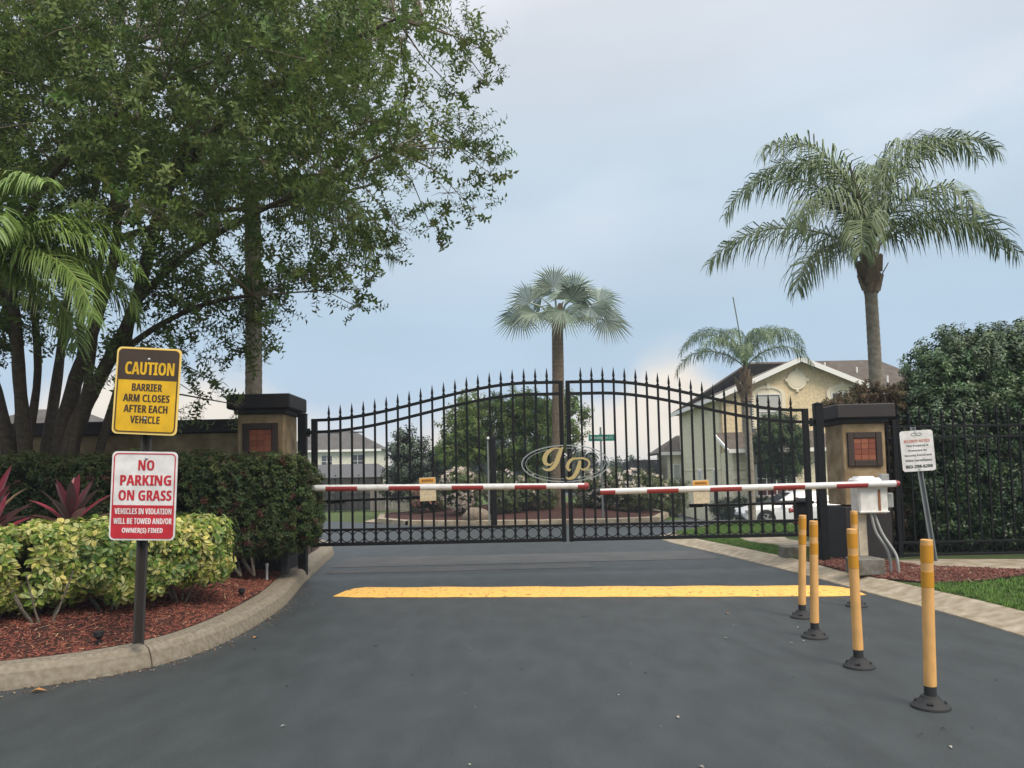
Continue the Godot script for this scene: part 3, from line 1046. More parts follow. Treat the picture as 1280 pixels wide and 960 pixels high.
func make_gate():
	mat("iron", Color(0.0075, 0.008, 0.009), 0.5, {"tex": "fine", "scale": 3.0, "spec": 0.35})
	mat("iron_dull", Color(0.02, 0.021, 0.023), 0.6)
	mat("brass", Color(0.66, 0.52, 0.24), 0.42, {"metal": 0.35, "tex": "fine", "scale": 5.0})
	mat("chrome_grey", Color(0.42, 0.43, 0.43), 0.35, {"metal": 0.7})
	mat("placard_cream", Color(0.66, 0.56, 0.38), 0.7, {"tex": "soft", "scale": 2.0})
	mat("placard_orange", Color(0.78, 0.36, 0.05), 0.7)
	mat("letter_dark", Color(0.03, 0.022, 0.02), 0.7)
	var finial := Geo.new()
	finial.lathe([[0.023, -0.012], [0.023, 0.008], [0.013, 0.012], [0.014, 0.03], [0.020, 0.055], [0.014, 0.10], [0.0, 0.19]], 8)
	var finial_mesh := finial.mesh()
	var ring := Geo.new()
	ring_shape(ring, 0.076, 0.012, 0.02)
	var ring_mesh := ring.mesh()
	for side in 2:
		var x0 := -2.93 if side == 0 else 0.797
		var x1 := 0.755 if side == 0 else 4.33
		var at := Vector3(x0 if side == 0 else x1, 0.46, -11.2)
		var o := thing("gate_leaf", ["black iron gate leaf on the left, carrying the larger brass script letter", "black iron gate leaf on the right, carrying the small brass script P"][side], "gate", at, "two leaves of the drive gate")
		var gg := Geo.new()
		# stiles
		for e in [[x0, 0.085 if side == 0 else 0.062], [x1, 0.062 if side == 0 else 0.085]]:
			gg = Geo.new()
			var xs: float = e[0] + e[1] / 2 * (1 if e[0] == x0 else -1)
			var y1 := rail_top(xs) + 0.02
			gg.box(Vector3(xs, (0.46 + y1) / 2, -11.2), Vector3(e[1], y1 - 0.46, 0.06), 0.005)
			put("stile", gg, mats.iron, o)
		var xa := x0 + (0.085 if side == 0 else 0.062)
		var xb := x1 - (0.062 if side == 0 else 0.085)
		# the two curved rails
		for off in [0.0, -0.172]:
			gg = Geo.new()
			var rows := []
			for i in 33:
				var x := lerpf(xa, xb, i / 32.0)
				rows.append(Vector3(x, rail_top(x) + off, -11.2))
			for i in 32:
				var a: Vector3 = rows[i]
				var b: Vector3 = rows[i + 1]
				var u := Vector3(0, 0.021, 0)
				var f := Vector3(0, 0, 0.019)
				gg.quad(a + u + f, b + u + f, b - u + f, a - u + f, Vector3.BACK)
				gg.quad(a + u - f, b + u - f, b - u - f, a - u - f, Vector3.FORWARD)
				gg.quad(a + u + f, b + u + f, b + u - f, a + u - f, Vector3.UP)
				gg.quad(a - u + f, b - u + f, b - u - f, a - u - f, Vector3.DOWN)
			put("curved_rail", gg, mats.iron, o)
		for y in [0.698, 0.492]:
			gg = Geo.new()
			gg.box(Vector3((xa + xb) / 2, y, -11.2), Vector3(xb - xa, 0.036 if y > 0.6 else 0.05, 0.05), 0.004)
			put("bottom_rail", gg, mats.iron, o)
		# pickets with spear tips, rings between them
		var n := 21
		var step := (xb - xa) / n
		for i in n:
			var rg := put("ring", ring_mesh, mats.iron, o)
			rg.position += Vector3(xa + step * (i + 0.5), 0.598, -11.2)
			if i == 0:
				continue
			var x := xa + step * i
			var y1 := rail_top(x) + 0.035
			var g2 := Geo.new()
			g2.box(Vector3(0, (y1 - 0.517) / 2, 0), Vector3(0.03, y1 - 0.517, 0.03), 0.003)
			var pk := put("picket", g2, mats.iron, o)
			pk.position += Vector3(x, 0.517, -11.2)
			var fi := put("spear_tip", finial_mesh, mats.iron, pk, true)
			fi.position = Vector3(0, y1 - 0.517, 0)
		# small warning placard wired to the pickets
		var px := -1.24 if side == 0 else 2.72
		var py := 1.26 if side == 0 else 1.14
		gg = Geo.new()
		gg.box(Vector3(px, py, -11.165), Vector3(0.235, 0.34, 0.006), 0.002, Basis(Vector3.BACK, 0.03))
		var pl := put("warning_placard", gg, mats.placard_cream, o)
		gg = Geo.new()
		gg.box(Vector3(px - 0.004, py + 0.125, -11.1605), Vector3(0.22, 0.065, 0.003), 0, Basis(Vector3.BACK, 0.03))
		put("placard_header", gg, mats.placard_orange, pl, true)
		text("placard_lettering", "WARNING", Vector3(px - 0.004, py + 0.125, -11.158), Basis(Vector3.BACK, 0.03), 0.17, 0.036, mats.letter_dark, pl)
		# this leaf's half of the oval crest
		gg = Geo.new()
		for q in [[0.63, 0.262, 0.016], [0.575, 0.222, 0.008]]:
			var pts := []
			var ws := []
			for i in 25:
				var a := (PI / 2 + PI * i / 24.0) if side == 0 else (-PI / 2 + PI * i / 24.0)
				var gap := -0.022 if side == 0 else 0.022
				pts.append(Vector2(0.765 + gap + cos(a) * (q[0] - 0.02), 1.592 + sin(a) * q[1]))
				ws.append(q[2])
			gg.ribbon(pts, ws, 0.014, Transform3D(Basis(), Vector3(0, 0, -11.165)))
		put("crest_oval", gg, mats.chrome_grey, o)
		var strokes := []
		if side == 0:
			strokes = [
				[[Vector2(0.62, 1.812), Vector2(0.575, 1.801), Vector2(0.502, 1.748), Vector2(0.464, 1.666), Vector2(0.480, 1.595), Vector2(0.545, 1.578), Vector2(0.585, 1.62)], [0.012, 0.03, 0.05, 0.056, 0.042, 0.02, 0.008]],
				[[Vector2(0.735, 1.83), Vector2(0.705, 1.79), Vector2(0.673, 1.709), Vector2(0.636, 1.615), Vector2(0.580, 1.534), Vector2(0.50, 1.502), Vector2(0.43, 1.53)], [0.012, 0.04, 0.055, 0.055, 0.045, 0.03, 0.01]],
				[[Vector2(0.56, 1.80), Vector2(0.63, 1.818), Vector2(0.70, 1.80)], [0.01, 0.018, 0.01]],
			]
		else:
			strokes = [
				[[Vector2(0.93, 1.665), Vector2(0.87, 1.655), Vector2(0.817, 1.611), Vector2(0.79, 1.541), Vector2(0.815, 1.49), Vector2(0.84, 1.51)], [0.01, 0.03, 0.04, 0.04, 0.025, 0.008]],
				[[Vector2(0.98, 1.63), Vector2(0.972, 1.608), Vector2(0.955, 1.537), Vector2(0.920, 1.455), Vector2(0.870, 1.39), Vector2(0.80, 1.37), Vector2(0.77, 1.40)], [0.012, 0.036, 0.05, 0.05, 0.042, 0.026, 0.01]],
				[[Vector2(0.83, 1.636), Vector2(0.912, 1.657), Vector2(1.022, 1.661), Vector2(1.103, 1.617), Vector2(1.101, 1.546), Vector2(1.029, 1.495), Vector2(0.975, 1.525)], [0.014, 0.02, 0.024, 0.022, 0.022, 0.022, 0.012]],
			]
		for s in strokes:
			gg = Geo.new()
			var sp := smooth_path(s[0], 5)
			var wsm := []
			for i in sp.size():
				var f := float(i) / 5.0
				var k := mini(int(f), s[1].size() - 2)
				wsm.append(1.2 * lerpf(s[1][k], s[1][k + 1], f - k))
			gg.ribbon(sp, wsm, 0.016, Transform3D(Basis(), Vector3(0, 0, -11.152 + rng.randf() * 0.004)))
			put("crest_letter_stroke", gg, mats.brass, o)
		if side == 1:
			gg = Geo.new()
			gg.ribbon(smooth_path([Vector2(0.82, 1.67), Vector2(0.845, 1.73), Vector2(0.88, 1.785), Vector2(0.916, 1.799), Vector2(0.912, 1.75), Vector2(0.86, 1.70), Vector2(0.825, 1.68)], 4), [0.02, 0.02, 0.022, 0.022, 0.024, 0.024, 0.024, 0.024, 0.024, 0.024, 0.024, 0.024, 0.024, 0.024, 0.024, 0.022, 0.02, 0.018, 0.018, 0.018, 0.016, 0.016, 0.016, 0.014, 0.012], 0.014, Transform3D(Basis(), Vector3(0, 0, -11.16)))
			put("crest_loop", gg, mats.iron_dull, o)
		# hinge knuckles
		for y in [2.12, 0.66]:
			gg = Geo.new()
			var hx := -2.97 if side == 0 else 4.37
			gg.box(Vector3(hx, y, -11.2), Vector3(0.085, 0.06, 0.05), 0.006)
			gg.tube([Vector3(hx, y - 0.06, -11.2), Vector3(hx, y + 0.06, -11.2)], [0.024, 0.024], 10)
			put("hinge", gg, mats.iron, o)
	# hinge posts
	var g := Geo.new()
	for p in [[-3.06, 2.41, "square black steel hinge post beside the left pillar"], [4.475, 2.40, "square black steel hinge post beside the right pillar"]]:
		var o := thing("gate_post", p[2], "gate post", Vector3(p[0], 0.05, -11.2), "hinge posts of the gate")
		g = Geo.new()
		g.box(Vector3(0, (p[1] - 0.08) / 2, 0), Vector3(0.118, p[1] - 0.08, 0.118), 0.008)
		put("shaft", g, mats.iron, o, true)
		g = Geo.new()
		g.lathe([[0.088, p[1] - 0.08], [0.088, p[1] - 0.062], [0.0, p[1] - 0.035]], 4, Vector3.ZERO, Basis(Vector3.UP, PI / 4))
		put("cap", g, mats.iron, o, true)
	# swing operators
	for q in [[-3.0, -1.38, 1.11, 1.14, "black swing arm operator linking the left post to the gate"], [4.41, 2.66, 0.95, 0.94, "black swing arm operator with a motor box linking the right post to the gate"]]:
		var o := thing("gate_operator", q[4], "gate operator", Vector3(q[0], q[2], -11.36), "gate operators")
		g = Geo.new()
		g.tube([Vector3(q[0], q[2], -11.34), Vector3(q[1], q[3], -11.28)], [0.02, 0.02], 8)
		put("ram", g, mats.iron, o)
		g = Geo.new()
		var k := lerpf(q[0], q[1], 0.32)
		g.tube([Vector3(lerpf(q[0], k, 0.1), q[2], -11.36), Vector3(k, q[2], -11.35)], [0.036, 0.036], 10)
		put("housing", g, mats.iron_dull, o)
		g = Geo.new()
		g.box(Vector3(q[1], q[3], -11.25), Vector3(0.2, 0.05, 0.04), 0.004)
		put("bracket", g, mats.iron, o)
		if q[0] > 0:
			g = Geo.new()
			g.box(Vector3(4.28, 0.86, -11.46), Vector3(0.2, 0.3, 0.2), 0.03)
			put("motor_box", g, mats.iron_dull, o)


func ring_shape(g: Geo, r: float, wide: float, deep: float):
	var pts := []
	var ws := []
	for i in 21:
		var a := TAU * i / 20.0
		pts.append(Vector2(cos(a), sin(a)) * r)
		ws.append(wide)
	g.ribbon(pts, ws, deep)


func make_fence():
	# fence on the right, in front of the tall hedge
	var o := thing("iron_fence", "black iron picket fence with ring border before the tall hedge on the right", "fence", Vector3(5.6, 0.1, -11.25))
	var g := Geo.new()
	var x0 := 5.50
	var x1 := 11.0
	for y in [0.34, 0.16, 1.86, 2.02]:
		g = Geo.new()
		g.box(Vector3((x0 + x1) / 2, y, -11.25), Vector3(x1 - x0, 0.036, 0.036), 0.003)
		put("rail", g, mats.iron, o)
	var tip := Geo.new()
	tip.lathe([[0.024, -0.012], [0.024, 0.012], [0.013, 0.016], [0.026, 0.05], [0.018, 0.085], [0.0, 0.16]], 8)
	var tm := tip.mesh()
	var ring := Geo.new()
	ring_shape(ring, 0.062, 0.012, 0.018)
	var rm := ring.mesh()
	var n := 34
	var step := (x1 - x0) / n
	for i in n:
		var r := put("ring", rm, mats.iron, o)
		r.position += Vector3(x0 + (i + 0.5) * step, 0.25, -11.25)
		g = Geo.new()
		g.box(Vector3(0, 0.90, 0), Vector3(0.026, 1.78, 0.026), 0.003)
		var p := put("picket", g, mats.iron, o)
		p.position += Vector3(x0 + i * step, 0.36, -11.25)
		var t := put("spear_tip", tm, mats.iron, p, true)
		t.position = Vector3(0, 1.80, 0)
	for x in [5.52, 8.0, 10.5]:
		g = Geo.new()
		g.box(Vector3(x + 0.08, 1.08, -11.25), Vector3(0.07, 2.1, 0.07), 0.005)
		put("fence_post", g, mats.iron, o)


func make_barriers():
	mat("arm_white", Color(0.74, 0.74, 0.73), 0.4, {"tex": "soft", "scale": 1.2})
	mat("arm_red", Color(0.37, 0.048, 0.048), 0.45, {"tex": "fine", "scale": 2.0})
	mat("cabinet_white", Color(0.82, 0.81, 0.77), 0.5, {"tex": "soft", "scale": 0.8})
	mat("cover_white", Color(0.82, 0.81, 0.80), 0.45, {"tex": "soft", "scale": 2.0})
	mat("rust", Color(0.36, 0.15, 0.06), 0.9, {"tex": "rough", "scale": 6.0})
	mat("conduit", Color(0.36, 0.37, 0.36), 0.55, {"tex": "fine", "scale": 3.0})
	mat("block", Color(0.36, 0.355, 0.32), 0.95, {"tex": "rough", "scale": 3.0, "tex2": "stain", "scale2": 0.8, "bump": 0.5})
	# right barrier
	var o := thing("barrier", "striped red and white barrier arm on a white weathered cabinet at right", "barrier", Vector3(4.62, 0.3, -9.9), "barrier arms across the drive")
	arm(o, Vector3(4.85, 1.225, -9.78), Vector3(1.10, 1.20, -9.78), 0.40, 0.36)
	var g := Geo.new()
	g.box(Vector3(4.585, 1.03, -9.95), Vector3(0.37, 0.36, 0.26), 0.02)
	put("cabinet", g, mats.cabinet_white, o)
	g = Geo.new()
	g.box(Vector3(4.535, 1.265, -9.94), Vector3(0.34, 0.08, 0.27), 0.03)
	g.box(Vector3(4.52, 1.305, -9.94), Vector3(0.22, 0.04, 0.2), 0.018)
	put("hood", g, mats.cover_white, o)
	g = Geo.new()
	g.box(Vector3(4.655, 1.0, -9.815), Vector3(0.03, 0.31, 0.008), 0.002)
	put("rusty_seam", g, mats.rust, o)
	g = Geo.new()
	g.box(Vector3(4.585, 0.872, -9.813), Vector3(0.375, 0.02, 0.02), 0.004)
	put("lip", g, mats.cabinet_white, o)
	g = Geo.new()
	g.box(Vector3(4.825, 1.01, -9.93), Vector3(0.09, 0.19, 0.1), 0.01)
	put("junction_box", g, mats.conduit, o)
	g = Geo.new()
	g.box(Vector3(4.80, 1.27, -9.97), Vector3(0.10, 0.16, 0.08), 0.006)
	put("bracket", g, mats.conduit, o)
	g = Geo.new()
	g.box(Vector3(4.47, 0.575, -9.97), Vector3(0.12, 0.55, 0.11), 0.01)
	put("pedestal", g, mat("pedestal_cream", Color(0.58, 0.50, 0.38), 0.7, {"tex": "soft", "scale": 1.0}), o)
	for c in [[Vector3(4.56, 0.85, -9.86), Vector3(4.60, 0.62, -9.84), Vector3(4.70, 0.42, -9.80), Vector3(4.735, 0.26, -9.78), Vector3(4.735, 0.1, -9.78)], [Vector3(4.61, 0.85, -9.88), Vector3(4.67, 0.60, -9.82), Vector3(4.77, 0.36, -9.72), Vector3(4.78, 0.24, -9.68), Vector3(4.78, 0.1, -9.68)]]:
		g = Geo.new()
		var p := smooth_path(c, 5)
		var r := []
		for i in p.size():
			r.append(0.018)
		g.tube(p, r, 10)
		put("conduit", g, mats.conduit, o)
	# left barrier: its cabinet stands inside the hedge
	o = thing("barrier", "striped red and white barrier arm reaching out of the dark hedge on the left", "barrier", Vector3(-3.0, 0.25, -10.1), "barrier arms across the drive")
	arm(o, Vector3(-3.0, 1.325, -10.05), Vector3(0.93, 1.275, -10.05), 0.41, 0.56)
	g = Geo.new()
	g.box(Vector3(-3.0, 0.76, -10.12), Vector3(0.1, 1.1, 0.1), 0.01)
	put("pedestal", g, mats.iron_dull, o)
	# concrete blocks
	for b in [[Vector3(4.36, 0.215, -9.66), Vector3(0.34, 0.2, 0.34), "grey concrete footing block under the white barrier cabinet"], [Vector3(4.24, 0.18, -11.85), Vector3(0.30, 0.18, 0.3), "grey concrete block on the grass left of the black gate post"]]:
		g = Geo.new()
		g.box(Vector3.ZERO, b[1], 0.012, Basis(Vector3.UP, 0.06))
		var m := put("concrete_block", g, mats.block)
		m.position = b[0]
		tag(m, b[2], "concrete block")


func arm(o: Node3D, a: Vector3, b: Vector3, stripe: float, first: float):
	# alternating sleeves of white and red, slightly proud red wraps, a red end cap
	var l := a.distance_to(b)
	var d := (b - a) / l
	var g := Geo.new()
	g.tube([a, b], [0.042, 0.038], 20)
	put("arm", g, mats.arm_white, o)
	var s := first
	while s < l - 0.03:
		var e := minf(s + stripe, l)
		# tape over the front of the arm, leaving its top white
		g = Geo.new()
		for k in 12:
			var t0 := lerpf(-1.35, 0.42, k / 12.0)
			var t1 := lerpf(-1.35, 0.42, (k + 1) / 12.0)
			var n0 := Vector3(0, sin(t0), cos(t0))
			var n1 := Vector3(0, sin(t1), cos(t1))
			var rs := lerpf(0.0435, 0.0395, s / l)
			var re := lerpf(0.0435, 0.0395, e / l)
			g.tris(a + d * s + n0 * rs, a + d * s + n1 * rs, a + d * e + n1 * re, n0, n1, n1)
			g.tris(a + d * s + n0 * rs, a + d * e + n1 * re, a + d * e + n0 * re, n0, n1, n0)
		put("red_stripe", g, mats.arm_red, o)
		s += stripe * 2
	g = Geo.new()
	g.tube([b, b + d * 0.03, b + d * 0.055], [0.048, 0.046, 0.028], 16)
	put("end_cap", g, mats.arm_red if o.position.x < 0 else mats.iron_dull, o)
	g = Geo.new()
	g.tube([a - d * 0.05, a], [0.03, 0.05], 16)
	put("pivot_cap", g, mats.arm_red, o)


# ---------------------------------------------------------------- houses

func make_houses():
	mat("house_peach", Color(0.82, 0.66, 0.42), 0.92, {"tex": "soft", "scale": 0.8, "bump": 0.3})
	mat("house_pale", Color(0.80, 0.73, 0.54), 0.92, {"tex": "soft", "scale": 0.7, "bump": 0.3})
	mat("trim_cream", Color(0.78, 0.70, 0.54), 0.85)
	mat("trim_white", Color(0.80, 0.79, 0.76), 0.6)
	mat("shingle", Color(0.18, 0.15, 0.128), 0.95, {"tex": "rough", "scale": Vector3(0.5, 3, 3), "tex2": "stain", "scale2": 0.2})
	mat("shingle_grey", Color(0.15, 0.14, 0.132), 0.95, {"tex": "rough", "scale": Vector3(0.5, 3, 3), "tex2": "stain", "scale2": 0.1})
	mat("glass_dark", Color(0.03, 0.035, 0.04), 0.06, {"spec": 0.8})
	mat("curtain", Color(0.55, 0.55, 0.53), 0.9, {"tex": "fine", "scale": Vector3(3, 0.2, 3)})
	mat("curtain_red", Color(0.12, 0.035, 0.04), 0.9)
	mat("shutter", Color(0.10, 0.105, 0.12), 0.8)
	mat("house_cream", Color(0.82, 0.78, 0.66), 0.92, {"tex": "soft", "scale": 0.5})
	mat("clear_pane", Color(0.9, 0.93, 0.95), 0.05)
	mats.clear_pane.transparency = BaseMaterial3D.TRANSPARENCY_ALPHA
	mats.clear_pane.albedo_color.a = 0.15
	mat("screen_mesh", Color(0.03, 0.032, 0.035), 0.9)
	mats.screen_mesh.transparency = BaseMaterial3D.TRANSPARENCY_ALPHA
	mats.screen_mesh.albedo_color.a = 0.72
	mat("bronze", Color(0.03, 0.028, 0.027), 0.6)
	mat("fence_grey", Color(0.22, 0.20, 0.18), 0.9, {"tex": "fine", "scale": Vector3(2, 0.3, 2)})
	right_house()
	left_house()
	screen_room()
	# roofs seen past the left wall and past the small magnolia
	plain_house(Vector3(-27.5, 0, -46), 10.0, 8.0, 3.9, 6.1, "grey roofed house showing only its roof edge behind the left wall", false)
	plain_house(Vector3(-9.2, 0, -112), 11.0, 8.0, 3.2, 5.0, "distant low house with a grey roof between the two small trees", false)


func window(parent: Node3D, c: Vector3, w: float, h: float, cols: int, rows: int, fill: Material, frame: Material):
	# a framed window facing +z, set at c on the wall face
	var g := Geo.new()
	var t := 0.06
	for s in [-1, 1]:
		g.box(c + Vector3(s * (w / 2), 0, 0.02), Vector3(t, h + t, 0.09))
		g.box(c + Vector3(0, s * (h / 2), 0.02), Vector3(w - t, t, 0.088))
	for i in range(1, cols):
		g.box(c + Vector3(-w / 2 + w * i / cols, 0, 0.02), Vector3(0.045, h - t, 0.055))
	for j in range(1, rows):
		g.box(c + Vector3(0, -h / 2 + h * j / rows, 0.02), Vector3(w - t, 0.045, 0.05))
	var f := put("window", g, frame, parent)
	for i in cols:
		for j in rows:
			g = Geo.new()
			g.box(c + Vector3(-w / 2 + w * (i + 0.5) / cols, -h / 2 + h * (j + 0.5) / rows, 0.012), Vector3(w / cols - 0.05, h / rows - 0.05, 0.008))
			put("pane", g, fill, f, true)


func arch_trim(parent: Node3D, c: Vector3, w: float, h: float, rise: float):
	# raised stucco band round a window with an arched head and a keystone
	var poly := PackedVector2Array()
	var t := 0.2
	poly.append(Vector2(-w / 2 - t, -h / 2))
	for i in 13:
		var a := PI - PI * i / 12.0
		poly.append(Vector2(cos(a) * (w / 2 + t), h / 2 + sin(a) * (rise + t * 0.7)))
	poly.append(Vector2(w / 2 + t, -h / 2))
	poly.append(Vector2(w / 2, -h / 2))
	for i in 13:
		var a := PI * i / 12.0
		poly.append(Vector2(cos(a) * w / 2, h / 2 + sin(a) * rise))
	poly.append(Vector2(-w / 2, -h / 2))
	var g := Geo.new()
	g.prism(poly, 0.1, Transform3D(Basis(), c + Vector3(0, 0, 0.02)))
	g.box(c + Vector3(0, h / 2 + rise + 0.12, 0.045), Vector3(0.16, 0.3, 0.1), 0.01)
	put("window_surround", g, mats.trim_cream, parent)
	# blind fill of the arch
	var fillp := PackedVector2Array()
	for i in 13:
		var a := PI * i / 12.0
		fillp.append(Vector2(cos(a) * (w / 2 - 0.005), h / 2 + 0.035 + sin(a) * (rise - 0.04)))
	g = Geo.new()
	g.prism(fillp, 0.02, Transform3D(Basis(), c + Vector3(0, 0, 0.012)))
	put("arch_panel", g, mats.trim_cream, parent)


func slab(g: Geo, a: Vector3, b: Vector3, c: Vector3, d: Vector3, t := 0.14):
	# a roof plane a-b (eave) to d-c (ridge) with thickness
	var n := (b - a).cross(d - a).normalized()
	if n.y < 0:
		n = -n
	var o := -n * t
	g.quad(a, b, c, d, n)
	g.quad(a + o, b + o, c + o, d + o, -n)
	var m := (a + b + c + d) / 4
	for e in [[a, b], [b, c], [c, d], [d, a]]:
		g.quad(e[0], e[1], e[1] + o, e[0] + o, (e[0] + e[1]) / 2 - m)


func right_house():
	var o := thing("house", "two storey peach stucco house with a white trimmed gable at right", "house", Vector3(14, -0.9, -42))
	var g := Geo.new()
	# gabled front block
	var poly := PackedVector2Array([Vector2(10.45, -1.1), Vector2(18.2, -1.1), Vector2(18.2, 5.3), Vector2(14.3, 6.93), Vector2(10.45, 5.35)])
	g.prism(poly, 0.25, Transform3D(Basis(), Vector3(0, 0, -38.125)))
	put("front_wall", g, mats.house_peach, o)
	g = Geo.new()
	g.box(Vector3(10.46, 2.1, -42.8), Vector3(0.25, 6.45, 9.1))
	g.box(Vector3(10.415, 1.62, -42.8), Vector3(0.2, 0.12, 9.1), 0.02)
	put("side_wall", g, mats.house_pale, o)
	g = Geo.new()
	g.box(Vector3(19.8, 2.2, -44.8), Vector3(9.6, 6.6, 5.8))
	put("main_wall", g, mats.house_peach, o)
	# roofs
	g = Geo.new()
	slab(g, Vector3(9.95, 5.2, -37.55), Vector3(9.95, 5.2, -47.6), Vector3(14.3, 7.08, -47.6), Vector3(14.3, 7.08, -37.55))
	slab(g, Vector3(18.7, 5.18, -37.55), Vector3(18.7, 5.18, -43.2), Vector3(14.3, 7.08, -43.2), Vector3(14.3, 7.08, -37.55))
	var rf := put("gable_roof", g, mats.shingle, o)
	g = Geo.new()
	g.bar(Vector3(9.86, 5.02, -37.5), Vector3(14.3, 6.94, -37.5), 0.24, 0.06)
	g.bar(Vector3(18.8, 5.0, -37.5), Vector3(14.3, 6.94, -37.5), 0.238, 0.058)
	g.box(Vector3(9.88, 5.06, -42.6), Vector3(0.06, 0.2, 10.1))
	for p in [-1.0]:
		g.box(Vector3(18.78, 5.02, -40.2), Vector3(0.06, 0.2, 5.3))
	var bt := put("barge_board", g, mats.trim_white, o)
	g = Geo.new()
	slab(g, Vector3(15.0, 5.2, -41.5), Vector3(25.2, 5.2, -41.5), Vector3(21.6, 7.9, -45.0), Vector3(16.5, 7.9, -45.0))
	slab(g, Vector3(25.2, 5.2, -41.5), Vector3(25.2, 5.2, -48.5), Vector3(21.6, 7.9, -45.0), Vector3(21.6, 7.9, -45.0))
	slab(g, Vector3(10.0, 5.2, -48.5), Vector3(25.2, 5.2, -48.5), Vector3(21.6, 7.9, -45.0), Vector3(14.0, 7.9, -45.0))
	put("main_roof", g, mats.shingle, o)
	g = Geo.new()
	g.box(Vector3(22.1, 5.12, -41.42), Vector3(6.4, 0.2, 0.06))
	put("fascia", g, mats.trim_white, o)
	for v in [Vector3(18.2, 7.55, -44.2), Vector3(21.0, 6.5, -42.6), Vector3(19.9, 7.2, -43.9)]:
		g = Geo.new()
		g.tube([v - Vector3(0, 0.4, 0), v + Vector3(0, 0.15, 0)], [0.05, 0.05], 8)
		put("vent_pipe", g, mats.trim_white, o)
	# round medallion under the peak
	g = Geo.new()
	g.lathe([[0.0, 0.09], [0.36, 0.09], [0.42, 0.075], [0.46, 0.1], [0.5, 0.075], [0.5, 0.0]], 28, Vector3(14.2, 5.95, -38.0), Basis(Vector3.RIGHT, PI / 2))
	for k in 4:
		var a := k * PI / 2
		g.box(Vector3(14.2 + cos(a) * 0.53, 5.95 + sin(a) * 0.53, -37.96), Vector3(0.15, 0.15, 0.13), 0.02)
	put("medallion", g, mats.trim_cream, o)
	# upper windows
	for c in [[Vector3(12.75, 4.42, -38.0), 1.15, 1.7, 2, 2, mats.curtain], [Vector3(16.45, 4.42, -38.0), 1.1, 1.7, 4, 2, mats.glass_dark]]:
		window(o, c[0], c[1], c[2], c[3], c[4], c[5], mats.trim_white)
		arch_trim(o, c[0], c[1] + 0.12, c[2], 0.3)
	g = Geo.new()
	g.box(Vector3(11.75, 4.35, -37.97), Vector3(0.62, 1.85, 0.06), 0.01)
	for k in 14:
		g.box(Vector3(11.75, 3.55 + k * 0.123, -37.935), Vector3(0.5, 0.07, 0.02), 0, Basis(Vector3.RIGHT, 0.4))
	put("shutter", g, mats.shutter, o)
	# entrance block with its own lower roof
	g = Geo.new()
	g.box(Vector3(12.65, 0.75, -37.0), Vector3(4.7, 3.3, 2.0))
	put("entrance_wall", g, mats.house_pale, o)
	g = Geo.new()
	slab(g, Vector3(10.05, 2.5, -35.55), Vector3(15.3, 2.5, -35.55), Vector3(15.3, 3.42, -38.0), Vector3(10.05, 3.42, -38.0), 0.12)
	put("entrance_roof", g, mats.shingle, o)
	g = Geo.new()
	g.box(Vector3(12.65, 2.42, -35.52), Vector3(5.3, 0.18, 0.06))
	g.bar(Vector3(10.0, 2.41, -35.55), Vector3(10.0, 3.33, -38.0), 0.16, 0.06, 0, Vector3.UP)
	put("entrance_fascia", g, mats.trim_white, o)
	for k in 5:
		g = Geo.new()
		g.box(Vector3(10.63, -0.1 + k * 0.46, -35.97), Vector3(0.62, 0.40, 0.09), 0.02)
		put("quoin", g, mats.house_pale, o)
	window(o, Vector3(12.3, 1.12, -35.99), 1.85, 1.6, 4, 2, mats.glass_dark, mats.trim_white)
	g = Geo.new()
	g.box(Vector3(12.3, 0.42, -35.965), Vector3(1.75, 0.32, 0.01))
	put("curtain", g, mats.curtain_red, o)
	g = Geo.new()
	g.box(Vector3(12.3, 0.28, -35.93), Vector3(2.1, 0.09, 0.14), 0.01)
	put("sill", g, mats.trim_cream, o)
	# slim ground floor windows in the pale side
	for z in [-39.2, -42.4]:
		var fr := Geo.new()
		fr.box(Vector3(10.32, 0.7, z), Vector3(0.06, 1.9, 0.75), 0.01)
		var f := put("window", fr, mats.trim_white, o)
		for k in 2:
			g = Geo.new()
			g.box(Vector3(10.284, 0.25 + k * 0.9, z), Vector3(0.02, 0.8, 0.58))
			put("pane", g, mats.curtain if k == 1 else mats.glass_dark, f, true)
	# low wing at the far left
	o = thing("house_wing", "low pale wing with a slim window left of the peach house", "house", Vector3(10.2, -1, -49))
	g = Geo.new()
	g.box(Vector3(10.6, 0.9, -49), Vector3(2.1, 3.9, 3.6))
	put("wall", g, mats.house_pale, o)
	g = Geo.new()
	slab(g, Vector3(9.0, 2.75, -46.9), Vector3(12.0, 2.75, -46.9), Vector3(12.0, 3.9, -49.5), Vector3(10.6, 3.9, -49.5))
	slab(g, Vector3(9.0, 2.75, -51.4), Vector3(9.0, 2.75, -46.9), Vector3(10.6, 3.9, -49.5), Vector3(10.6, 3.9, -49.5))
	put("roof", g, mats.shingle, o)
	g = Geo.new()
	g.box(Vector3(10.5, 2.68, -46.86), Vector3(3.1, 0.2, 0.06))
	put("fascia", g, mats.trim_white, o)
	window(o, Vector3(10.05, 0.9, -47.19), 0.42, 2.2, 1, 2, mats.curtain, mats.trim_white)
	# screened pool cage beside it
	o = thing("pool_cage", "dark mesh pool cage left of the pale house wing", "pool cage", Vector3(8.4, -1.0, -49))
	g = Geo.new()
	for x in [7.35, 8.2, 9.0]:
		g.box(Vector3(x, 0.6, -47.5), Vector3(0.07, 3.4, 0.07))
	g.box(Vector3(8.2, 2.3, -47.5), Vector3(1.75, 0.07, 0.072))
	g.box(Vector3(8.2, 0.6, -47.5), Vector3(1.75, 0.06, 0.068))
	put("cage_frame", g, mats.bronze, o)
	g = Geo.new()
	g.box(Vector3(8.2, 0.65, -47.52), Vector3(1.7, 3.25, 0.01))
